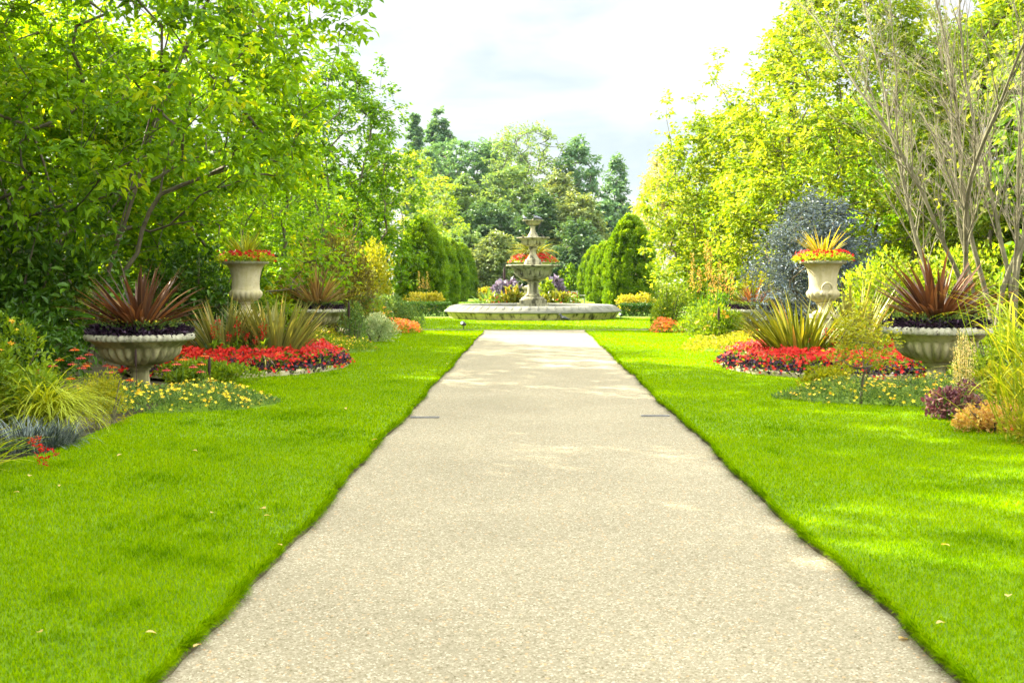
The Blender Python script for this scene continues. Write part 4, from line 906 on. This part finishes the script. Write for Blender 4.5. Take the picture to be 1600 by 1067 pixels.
flax('flax', 'yellow-striped flax clump in the scarlet bed nearest the path', gx(1250, 21.0), 21.0, .1, 210, 1.32, .07, 'yellowflax', (.85, 1.5), (.1, .55), 84, .28, sides=.9)
flax('flax', 'upright olive flax clump below the vase with the scrolled handle', gx(1332, 22.6), 22.6, .1, 130, 1.55, .07, 'oliveflax', (.9, 1.52), (.05, .35), 85, .2)
def salvia(label, spots, seed):
    r = np.random.default_rng(seed); x0, y0 = np.mean([s[0] for s in spots]), np.mean([s[1] for s in spots]); root = thing('red_salvia', label, 'flower', (x0, y0, 0))
    for x, y, z in spots:
        g = Geo(); gf = Geo(); gl = Geo(); b = np.array([x - x0, y - y0, .1]); e = np.array([x - x0 + r.normal(0, .03), y - y0, z]); tube(g, [b, (b + e) / 2, e], .006, 5)
        m = 26; k = r.uniform(.68, 1, m); P = b + (e - b) * k[:, None] + r.normal(0, .022, (m, 3)); leaves(gf, P, rdir(m, r) + (0, -.4, .1), rdir(m, r), .040, .026, .5 * r.random(m))
        m = 14; k = r.uniform(.1, .6, m); P = b + (e - b) * k[:, None]; leaves(gl, P, rdir(m, r) + (0, 0, .2), np.array([0, 0, 1]) + .4 * r.normal(size=(m, 3)), .14, .06, r.random(m))
        part(g, 'stem', 'stem', root); part(gf, 'blossoms', 'red', root); part(gl, 'foliage', 'herb', root)
def P3(px, py, Y): return (gx(px, Y), Y, gz(py, Y))
salvia('red salvia spikes standing in front of the olive flax', [P3(337, 510, 20.3), P3(341, 498, 20.5), P3(358, 520, 20.3), P3(369, 497, 20.6), P3(374, 505, 20.4), P3(406, 508, 20.4), P3(413, 503, 20.2), P3(400, 525, 20.2), P3(386, 518, 20.5)], 86)
salvia('red salvia spikes behind the sapling in the other scarlet bed', [P3(1290, 512, 20.6), P3(1296, 523, 20.5), P3(1303, 515, 20.5), P3(1308, 520, 20.4), P3(1263, 515, 20.4)], 87)
def arching(label, X, Y, n, Ln, mat, seed, el=(.9, 1.4), w=.018, z=.1, dr=(1.4, 2.4), name='fountain_grass'):
    r = np.random.default_rng(seed); root = thing(name, label, 'ornamental grass', (X, Y, z)); g = Geo()
    blades(g, np.stack([r.normal(0, .08, n), r.normal(0, .06, n), np.zeros(n)], -1), r.uniform(0, 2 * PI, n), Ln * r.uniform(.6, 1.1, n), w * r.uniform(.7, 1.2, n), r.uniform(*el, n), r.uniform(*dr, n), r.random(n), 8, .15); part(g, 'leaf_blades', mat, root)
arching('dark arching fountain grass in front of the olive flax', gx(372, 19.9), 19.9, 60, .75, 'purple', 88); arching('green-bronze arching grass beside the dark fountain grass', gx(410, 19.9), 19.9, 34, .7, 'oliveflax', 89)
arching('arching bronze grass behind the scarlet ring and sapling', gx(1296, 20.0), 20.0, 40, .6, 'oliveflax', 90)
bush('bed_filler', 'low green leaves filling the scarlet bed under the olive flax', 'plant', -5.2, 21.6, 1.15, 1.5, .45, 1800, .13, .06, 'dark', 18, .6, 0, 91, stemmat='stem')
bush('bed_filler', 'low green leaves filling the scarlet bed under the yellow-striped flax', 'plant', 5.4, 21.4, 1.2, 1.5, .45, 1800, .13, .06, 'dark', 18, .6, 0, 92, stemmat='stem')

# left border beyond the vase
bush('bronze_bush', 'big bronze and lime leaved bush behind the tan flax urn', 'shrub', -5.75, 35.5, 1.35, 1.2, 3.9, 6500, .13, .06, 'brownleaf', 30, .5, 0, 93)
bush('gold_bush', 'yellow-lime bush against the bronze bush, towards the yews', 'shrub', gx(578, 39), 39, .85, .9, 3.2, 3600, .14, .07, 'lime', 22, .3, 0, 94)
bush('large_leaf_plant', 'pale green large-leaved plant behind the tan flax', 'plant', gx(462, 32.5), 32.5, 1.0, .7, 2.1, 900, .26, .2, 'lime', 14, .3, .1, 95, tmpl=LEAF7)
bush('border_shrub', 'mid-green shrub between the vase and the tan flax urn', 'shrub', -6.6, 29, 1.3, .9, 1.5, 2600, .12, .06, 'herb', 20, .4, 0, 96)
bush('blue_shrub', 'blue-green shrub beside the white variegated shrub', 'shrub', gx(553, 28), 28, .42, .4, 1.15, 1500, .07, .03, 'herbblue', 14, .6, 0, 97)
bush('variegated_shrub', 'silvery white variegated shrub at the lawn edge', 'shrub', gx(585, 30.5), 30.5, .62, .6, .95, 2600, .08, .03, 'silver', 16, .5, .2, 98)
bush('teal_shrub', 'dull teal shrub behind the variegated shrub', 'shrub', gx(572, 36), 36, 1.1, .8, 1.45, 2200, .11, .05, 'herbblue', 18, .4, 0, 99)
bush('orange_flowers', 'climbing orange flowers behind the variegated shrub', 'flowers', gx(592, 34), 34, .42, .4, 1.2, 900, .08, .04, 'herb', 12, .4, 0, 100, fl=((46, .06, 'amber', .2, FLOWER5),))
bush('flowering_bush', 'dark green bush dotted with yellow flowers by the hedge', 'bush', gx(626, 38.5), 38.5, .85, .7, 1.25, 3400, .09, .04, 'herbblue', 20, .4, 0, 101, fl=((34, .035, 'yellow', .2, FLOWER5),))
patch('marigold_bed', 'yellow marigold patch between the tan flax urn and the lawn', -4.75, 26.6, 1.3, 1.0, .38, 3600, .07, .025, 'herb', 260, .030, 'yellow', 102)
bush('daisy_clump', 'red-brown daisies over yellow marigolds below the tan flax urn', 'flowers', gx(500, 28.2), 28.2, .9, .5, .48, 2200, .09, .04, 'lime', 16, .5, 0, 103, fl=((32, .05, 'pink', .35, FLOWER8),), stemmat='stem')
patch('begonia_bed', 'orange begonia patch at the far end of the lawn by the yellow-dotted bush', gx(628, 36.4), 36.2, .62, 1.0, .36, 1600, .08, .05, 'lime', 520, .05, 'orange', 104)
def spires(label, X, Y, zs, seed, w=.05):
    r = np.random.default_rng(seed); root = thing('seed_spires', label, 'plant', (X, Y, 0)); g = Geo(); gs = Geo()
    for dx, z, ln in zs:
        tube(g, [(dx * .6, 0, 0), (dx, 0, z)], .008, 4); m = int(110 * ln); k = r.random(m); P = np.stack([np.full(m, dx), np.zeros(m), z - ln * k], -1) + r.normal(0, 1, (m, 3)) * (w * (.25 + .6 * k))[:, None]; leaves(gs, P, rdir(m, r) + (0, 0, .6), rdir(m, r), .06, .035, r.random(m))
    part(g, 'stem', 'stem', root); part(gs, 'seed_sprays', 'spire', root)
spires('tan seed spires in front of the nearest yew under the poplars', gx(661, 58), 58, [(-.2, 2.0, .9), (.2, 1.95, .8), (0, 1.7, .6)], 105, .07)

# right border, near to far
reed = thing('reed_grass', 'tall bright green reed grass leaning in at the near border edge', 'ornamental grass', (4.86, 11.8, 0)); r = np.random.default_rng(106); n = 190; g = Geo()
blades(g, np.stack([r.normal(.05, .2, n), r.normal(0, .16, n), r.uniform(0, 1.1, n)], -1), np.where(r.random(n) < .6, PI + r.normal(0, .7, n), r.uniform(0, 2 * PI, n)), r.uniform(.6, 1.05, n), r.uniform(.014, .024, n), r.uniform(.7, 1.45, n), r.uniform(.5, 1.6, n), r.random(n), 8, .15); part(g, 'leaf_blades', 'reedleaf', reed)
g = Geo()
for i in range(16): a = r.normal(0, .16, 2); tube(g, [(.05 + a[0], a[1], 0), (.02 + a[0] * 1.6, a[1], .55), (-.03 + a[0] * 2.2, a[1], 1.4)], [.007, .006, .003], 5)
part(g, 'stem', 'reedleaf', reed)
bush('low_grass_clump', 'loose yellow-green foliage at the foot of the tall reed grass', 'plant', 4.95, 11.55, .5, .4, .55, 1500, .08, .02, 'lime', 14, .6, 0, 107, fl=((8, .02, 'orange', .3, FLOWER5),))
bush('orange_coleus', 'orange and cream leaved coleus at the lawn edge by the reed grass', 'plant', 4.80, 12.6, .50, .36, 0.38, 2200, .050, .030, 'orangeleaf', 26, .4, .1, 108)
bush('border_plant', 'soft green plant between the coleus, the plume and the reed grass', 'plant', 5.5, 13.0, .6, .5, .85, 2400, .08, .035, 'lime', 16, .6, 0, 152, stemmat='stem')
bush('sedum', 'dark plum sedum between the coleus and the marigolds', 'plant', 4.72, 13.7, .36, .32, .52, 1200, .06, .035, 'plum', 14, .7, 0, 109, fl=((60, .02, 'plum', .5, FLOWER5),), stemmat='stem')
pl = thing('tasselled_grass', 'pale straw coloured feathery plume in front of the rust-red flax urn', 'ornamental grass', (5.2, 14.6, 0)); r = np.random.default_rng(110); g = Geo(); gs = Geo()
for i in range(26):
    a = r.uniform(0, 2 * PI); q = r.uniform(.02, .22); e = np.array([q * math.cos(a) * .9, q * math.sin(a), r.uniform(.55, 1.0)]); tube(g, [(e[0] * .3, e[1] * .3, 0), (e[0] * .6, e[1] * .6, e[2] * .6), e], .004, 4)
    m = 110; k = r.random(m); P = e - np.array([e[0] * .5, e[1] * .5, .42]) * k[:, None] + r.normal(0, 1, (m, 3)) * (.012 + .04 * k)[:, None]; leaves(gs, P, rdir(m, r) + (0, 0, .5), rdir(m, r), .026, .010, r.random(m))
part(g, 'stem', 'stem', pl); part(gs, 'plume', 'plume', pl)
bush('light_shrub', 'small yellow-green shrub beside the straw coloured plume', 'shrub', 5.6, 14.4, .45, .4, .75, 1500, .07, .03, 'lime', 14, .5, 0, 111)
patch('marigold_bed', 'yellow marigold mound around the sapling', 4.9, 15.9, 1.55, 1.0, .26, 7500, .06, .02, 'herbblue', 340, .028, 'yellow', 112)
sp = tree('sapling', 'thin young sapling with light green leaves in the marigold mound', gx(1345, 15.4), 15.4, 1.22, .38, 'lime', z0=.5, prof=FULL, ntips=95, seed=113, twigs=2, m=9, tl=.14, L=.055, W=.03, droop=.1, rtip=.0022, ex=.45, step=.12, cat='sapling', top=.8, crown='foliage')
bush('light_shrub', 'light green shrub behind the marigold mound, below the rust-red flax urn', 'shrub', 4.3, 17.4, .5, .4, .42, 1800, .08, .035, 'lime', 16, .5, 0, 114)
bush('bright_shrub', 'bright yellow-green shrub between the vase and the rust-red flax', 'shrub', gx(1385, 25), 25, 1.2, 1.0, 2.3, 4200, .11, .055, 'yellowgreen', 22, .4, 0, 115)
bush('bright_shrub', 'yellow-green shrub under the bare-branched tree', 'shrub', 8.4, 25.5, 2.0, 1.2, 2.6, 5200, .12, .06, 'yellowgreen', 26, .4, 0, 116)
bush('bright_shrub', 'leafy green shrub between the rust-red flax urn and the reed grass', 'shrub', 7.0, 18.5, 1.2, .9, 1.0, 3000, .10, .05, 'herb', 20, .4, 0, 117)
tree('blue_shrub', 'blue-grey feathery shrub behind the small reddish flax urn', gx(1278, 30), 30, 3.5, 1.3, 'bluegrey', z0=.5, prof=FULL, ntips=330, seed=118, twigs=3, m=13, tl=.5, L=.13, W=.05, droop=.3, lump=.6, bias=.15, nst=4, spread=.8, cat='shrub', crown='foliage')
bush('blue_shrub', 'low blue-grey shrub spreading beside the taller blue-grey one', 'shrub', gx(1228, 33.5), 33.5, .9, .8, 2.9, 3200, .11, .045, 'bluegrey', 24, .5, 0, 153)
bush('variegated_shrub', 'grey-green speckled shrub under the blue-grey shrub', 'shrub', gx(1235, 31.5), 31.5, .95, .8, 1.9, 3000, .09, .05, 'bluegrey', 20, .4, 0, 119)
bush('lime_shrub', 'yellow flowering shrub left of the blue-grey shrub', 'shrub', gx(1185, 33), 33, .7, .7, 2.2, 2200, .10, .05, 'lime', 16, .4, 0, 120)
bush('flowering_bush', 'green bush dotted with yellow flowers beside the far orange begonias', 'bush', gx(1046, 38.5), 38.5, .85, .8, 1.9, 4200, .09, .045, 'herb', 22, .4, 0, 121, fl=((40, .035, 'yellow', .2, FLOWER5), (10, .05, 'whitepetal', .75, FLOWER5)))
patch('begonia_bed', 'orange begonia patch at the far end of the lawn by the foxtail spires', gx(1040, 36.6), 36.4, .5, .9, .36, 1500, .08, .05, 'lime', 480, .05, 'orange', 122)
bush('foxtail_foliage', 'green growth under the foxtail spires', 'plant', gx(1095, 34), 34, .85, .8, 1.1, 3000, .10, .045, 'herb', 18, .5, 0, 123)
spires('tall brown foxtail spires above the orange flowers', gx(1110, 33.5), 33.5, [(-.5, 2.3, 1.0), (-.1, 2.7, 1.1), (.0, 2.5, 1.2), (.25, 2.1, .9), (.42, 2.0, .8), (-.3, 1.9, .7), (.6, 1.8, .7), (.1, 1.7, .7)], 124, .075)
bush('orange_flowers', 'orange lily clump in front of the foxtail spires', 'flowers', gx(1125, 29.5), 29.5, .75, .6, 1.05, 2400, .12, .04, 'herb', 18, .5, 0, 125, fl=((30, .075, 'amber', .4, FLOWER5),))
patch('marigold_bed', 'yellow marigold patch below the small reddish flax urn', gx(1150, 26.6), 26.8, 1.15, 1.0, .36, 3300, .07, .025, 'lime', 240, .03, 'yellow', 126)
bush('red_flower_clump', 'sparse red flowers over lime leaves under the small reddish flax urn', 'flowers', gx(1170, 29), 29, .8, .5, .45, 2000, .09, .04, 'lime', 14, .5, 0, 127, fl=((20, .05, 'red', .3, FLOWER5),))
bush('border_shrub', 'low green shrub in the shade behind the small reddish flax urn', 'shrub', 7.2, 34, 1.5, 1.0, 1.5, 2600, .12, .06, 'herb', 18, .4, 0, 128)
bush('border_shrub', 'dark green shrub under the spiky-shooted tree', 'shrub', 6.0, 38.5, 1.5, .8, 1.3, 2600, .12, .06, 'mid', 18, .4, 0, 129)

# ------------------------------------------------------------------ fountain
fx, fy = FC
FT = thing('fountain', 'tiered stone fountain with fluted bowls standing in a wide stone basin', 'fountain', (fx, fy, 0))
g = Geo(); lathe(g, [(3.38, 0), (3.42, .06), (3.50, .18), (3.56, .285)], 96); lathe(g, [(3.0, .30), (3.0, .05)], 96); part(g, 'basin_wall', 'stonebasin', FT, True)
g = Geo(); lathe(g, [(3.0, .29), (3.56, .28), (3.66, .30), (3.66, .325), (3.56, .40), (3.42, .50), (3.30, .555), (3.20, .57), (3.05, .56), (3.0, .52)], 128, closed=True); part(g, 'basin_coping', 'stonecoping', FT, True)
g = Geo()
for i in range(64):
    a = 2 * PI * i / 64
    for s in (-1, 1):
        c = a + s * .028; k = np.linspace(0, 1, 5); rr = 3.28 + .30 * k; zz = .563 - .20 * k ** 1.25 - .012
        tube(g, np.stack([rr * np.cos(c + .03 * s * np.sin(PI * k)), rr * np.sin(c + .03 * s * np.sin(PI * k)), zz], -1), .042 * np.sin(PI * (k * .8 + .1)), 6, cap=True)
part(g, 'leaf_moulding', 'stonecoping', FT, True)
g = Geo(); lathe(g, [(3.05, .42), (1.5, .42), (.6, .42)], 64); part(g, 'water', 'water', FT)
g = Geo(); box(g, (-.66, -.66, 0), (.66, .66, .62)); box(g, (-.56, -.56, .62), (.56, .56, .76)); lathe(g, [(.50, .76), (.50, .82), (.44, .86), (.40, .90), (.001, .90)], 32); part(g, 'plinth', 'stonefountain', FT)
g = Geo(); lathe(g, [(.001, .90), (.36, .90), (.30, .97), (.245, 1.03), (.225, 1.10), (.22, 1.40), (.235, 1.48), (.27, 1.50), (.28, 1.55), (.20, 1.58)], 48, 0); part(g, 'column', 'stonefountain', FT, True)
def bowl(s, z, nl, name='bowl'):
    g = Geo(); pr = [(.12, 0, 0), (.45, .05, .08), (.70, .17, .10), (.79, .30, .10), (.80, .40, .07), (.82, .46, .02), (.90, .52, 0), (1.02, .56), (1.12, .585), (1.125, .62), (1.10, .64), (1.0, .645), (.9, .60), (.2, .56), (.001, .56)]
    lathe(g, [(p[0] * s[0], z + p[1] * s[1], p[2] if len(p) > 2 else 0) for p in pr], nl * 8, nl); return g
part(bowl((1.0, 1.0), 1.57, 26), 'bowl', 'stonefountain', FT, True)
g = Geo(); lathe(g, [(.001, 2.15), (.37, 2.15), (.37, 2.30), (.33, 2.33), (.33, 2.42), (.24, 2.46), (.20, 2.54), (.16, 2.62), (.13, 2.68), (.13, 2.80), (.18, 2.86), (.19, 2.92), (.12, 2.96)], 40); part(g, 'column', 'stonefountain', FT, True)
part(bowl((.62, .62), 2.94, 20), 'bowl', 'stonefountain', FT, True)
g = Geo(); lathe(g, [(.001, 3.29), (.25, 3.29), (.25, 3.36), (.22, 3.39), (.19, 3.46), (.13, 3.56), (.10, 3.64), (.09, 3.74), (.12, 3.80), (.06, 3.84)], 36); part(g, 'column', 'stonefountain', FT, True)
part(bowl((.395, .34), 3.83, 14), 'bowl', 'stonefountain', FT, True)
g = Geo(); lathe(g, [(.001, 4.01), (.04, 4.02), (.025, 4.05), (.03, 4.09), (.001, 4.12)], 16); part(g, 'finial', 'stonepale', FT, True)

def pigeon(label, loc, rz, mat, s=1.0):
    root = thing('pigeon', label, 'bird', loc, rz, None, s); g = Geo()
    p = np.array([(-.20, 0, .075), (-.15, 0, .085), (-.09, 0, .095), (-.02, 0, .115), (.04, 0, .135), (.075, 0, .165), (.095, 0, .20), (.115, 0, .225), (.14, 0, .225), (.155, 0, .219), (.18, 0, .208)])
    tube(g, p, [.016, .028, .048, .064, .062, .046, .030, .030, .026, .010, .003], 14, cap=True); part(g, 'body', mat, root, True)
    for sgn in (-1, 1):
        g = Geo(); tube(g, [(.05, .055 * sgn, .14), (-.03, .066 * sgn, .125), (-.12, .04 * sgn, .10), (-.19, .015 * sgn, .085)], [.015, .03, .022, .004], 8, cap=True); part(g, 'wing', mat, root, True)
        g = Geo(); tube(g, [(.0, .025 * sgn, .07), (.005, .025 * sgn, 0.003), (.03, .025 * sgn, .003)], [.006, .005, .004], 5, cap=True); part(g, 'leg', 'stem', root)
pigeon('grey pigeon perched alone on the rim of the top fountain bowl', (fx - .35, fy - .1, 4.045), 1.9, 'pigeongrey', .85)
pigeon('grey pigeon facing the finial on the top fountain bowl', (fx + .13, fy - .15, 4.045), PI - .3, 'pigeongrey', .9)
pigeon('grey pigeon crouched behind another on the top fountain bowl', (fx + .24, fy + .05, 4.045), 2.6, 'pigeongrey', .85)
pigeon('dark pigeon feeding on the grass in front of the basin', (gx(881, 44.5), 44.5, .06), 2.9, 'pigeondark', 1.15)
def spot(label, px, Y):
    root = thing('garden_spotlight', label, 'lamp', (gx(px, Y), Y, .05)); g = Geo(); tube(g, [(0, 0, 0), (0, 0, .1)], .015, 6); part(g, 'stake', 'lampblack', root)
    g = Geo(); tube(g, [(.06, .05, .14), (0, 0, .17), (-.04, -.05, .20)], [.045, .065, .07], 12, cap=True); part(g, 'housing', 'lampblack', root, True)
    g = Geo(); tube(g, [(-.042, -.052, .201), (-.05, -.062, .206)], [.055, .05], 12, cap=True); part(g, 'lens', 'lampglass', root)
spot('small round garden spotlight at the corner where lawn meets the cross path', 724, 38.0); spot('small dark garden spotlight on the grass by the end of the basin', 970, 47.5)

# planting behind the basin
bed = patch('fountain_bed', 'low green ground planting around the back of the fountain basin', .1, 56.5, 3.2, 1.6, .45, 2600, .14, .07, 'herb', 0, .05, 'red', 130, cat='plant')
flax('blue_agave', 'blue-green spiky clump behind the basin, left of the plinth', gx(763, 55.5), 55.5, .3, 60, 1.15, .13, 'herbblue', (.3, 1.4), (.1, .6), 131, .12, prof='leaf')
bush('canna', 'yellow-green striped broad-leaved plant left of the fountain plinth', 'plant', gx(797, 55), 55, .75, .5, 1.35, 560, .34, .13, 'yellowflax', 14, .7, 0, 132, tmpl=LEAF7, stemmat='stem')
bush('mauve_coleus', 'mauve leaved plant left of the fountain column', 'plant', gx(793, 56.5), 56.5, .75, .5, 1.85, 420, .30, .22, 'mauve', 12, .2, 0, 133, tmpl=LEAF7, stemmat='stem')
bush('mauve_coleus', 'mauve leaved plant right of the fountain column', 'plant', gx(873, 57), 57, .6, .5, 2.0, 360, .30, .22, 'mauve', 12, .2, 0, 134, tmpl=LEAF7, stemmat='stem')
bush('canna', 'yellow and green leaved mass right of the fountain plinth', 'plant', gx(868, 55), 55, .85, .5, 1.25, 760, .24, .12, 'yellowflax', 14, .4, 0, 135, tmpl=LEAF7, stemmat='stem')
bush('canna', 'tall lime leaves beside the fountain column, right side', 'plant', gx(852, 56), 56, .5, .4, 1.7, 320, .30, .13, 'herb', 10, .6, 0, 136, tmpl=LEAF7, stemmat='stem')
bush('red_flowers', 'red flowers over the yellow leaves right of the fountain', 'flowers', gx(893, 56), 56, .45, .4, 1.25, 420, .14, .08, 'herb', 9, .3, 0, 137, fl=((70, .07, 'red', .6, FLOWER5),))
bush('mixed_flowers', 'pink and white flowers low behind the basin rim, left of the plinth', 'flowers', gx(775, 54.6), 54.6, .8, .4, .95, 900, .12, .06, 'herb', 14, .3, 0, 140, fl=((60, .06, 'pink', .3, FLOWER5), (40, .06, 'whitepetal', .3, FLOWER5), (16, .06, 'orange', .2, FLOWER5)))
bush('mixed_flowers', 'red and white flowers low behind the basin rim, right of the plinth', 'flowers', gx(892, 54.6), 54.6, .8, .4, .95, 900, .12, .06, 'herb', 14, .3, 0, 141, fl=((60, .06, 'red', .3, FLOWER5), (30, .06, 'whitepetal', .3, FLOWER5)))
millet('dark millet spike left of the great fountain bowl', gx(788, 57), 57, 2.25, .9, .06)
RV = dup(V1, 'broad stone planter standing behind the fountain column', (fx + .05, 59, 0), 0, (2.35, 2.35, 1.28))
patch('begonia_mound', 'orange-red begonia mound either side of the fountain column', fx + .05, 59, 1.15, 1.0, .42, 900, .12, .07, 'herb', 700, .075, 'red', 138).location.z = 2.42
flax('palm_lily', 'yellow-green arching palm lily above the begonias behind the fountain column', fx + .05, 59, 2.75, 80, 1.35, .11, 'yellowflax', (.5, 1.35), (.9, 2.0), 139, .15)

# ------------------------------------------------------------------ small things
def bench(label, X, Y, rz):
    root = thing('park_bench', label, 'bench', (X, Y, .03), rz); g = Geo()
    for k in range(4): box(g, (-.75, -.22 + k * .115, .42), (.75, -.13 + k * .115, .455))
    part(g, 'seat', 'benchwood', root); g = Geo()
    for k in range(3): box(g, (-.75, .25, .52 + k * .13), (.75, .28, .62 + k * .13))
    part(g, 'backrest', 'benchwood', root)
    for x in (-.7, .7):
        g = Geo(); box(g, (x - .03, -.20, 0), (x + .03, -.14, .418)); part(g, 'leg', 'benchwood', root)
        g = Geo(); box(g, (x - .03, .283, 0), (x + .03, .34, .9)); part(g, 'leg', 'benchwood', root)
        g = Geo(); box(g, (x - .035, -.24, .62), (x + .035, .248, .66)); part(g, 'armrest', 'benchwood', root)
bench('pale wooden bench on the far lawn right of the fountain', gx(903, 72), 72, 1.2)
def drain(label, X, Y):
    root = thing('drain_grate', label, 'drain', (X, Y, .002)); g = Geo(); W, D = .165, .04
    box(g, (-W, -D, 0), (W, -D + .012, .012)); box(g, (-W, D - .012, 0), (W, D, .012)); box(g, (-W, -D + .012, 0), (-W + .012, D - .012, .012)); box(g, (W - .012, -D + .012, 0), (W, D - .012, .012)); part(g, 'frame', 'metal', root)
    g = Geo(); [box(g, (x, -D + .0125, 0), (x + .009, D - .0125, .009)) for x in np.arange(-W + .02, W - .02, .02)]; part(g, 'slats', 'metal', root)
drain('metal drain grate at the path edge below the scarlet bed with olive flax', gx(664, 14.1), 14.1); drain('metal drain grate at the path edge opposite, nearer the sapling', gx(1024, 14.25), 14.25)
g = Geo(); leaves(g, np.zeros((1, 3)), np.array([[0, 1, .1]]), np.array([[0, 0, 1.]]), .075, .05, .6, LEAF7); LV = g.obj('fallen_leaf', M['orangeleaf']); LG = 'dead leaves scattered on the grass'
for i, (px, py) in enumerate([(330, 807), (422, 811), (435, 857), (302, 1020), (30, 774), (95, 762), (227, 996), (65, 996), (190, 714), (300, 708), (45, 749), (1477, 981), (1470, 857), (1575, 940), (590, 690), (540, 640), (1404, 983), (415, 800), (700, 570), (640, 545)]):
    o = LV if i == 0 else LV.copy()
    if i: COL.objects.link(o)
    Yl = 1.55 * F / (py - 437); o.location = (gx(px, Yl), Yl, .075 if px != 1404 else .01); o.rotation_euler = (.15 * math.sin(i * 7), .2 * math.cos(i * 5), i * 1.9); o.scale = (.55 + .45 * abs(math.sin(i * 3.1)),) * 3
    tag(o, 'small curled orange dead leaf lying on the grass', 'leaf', LG)
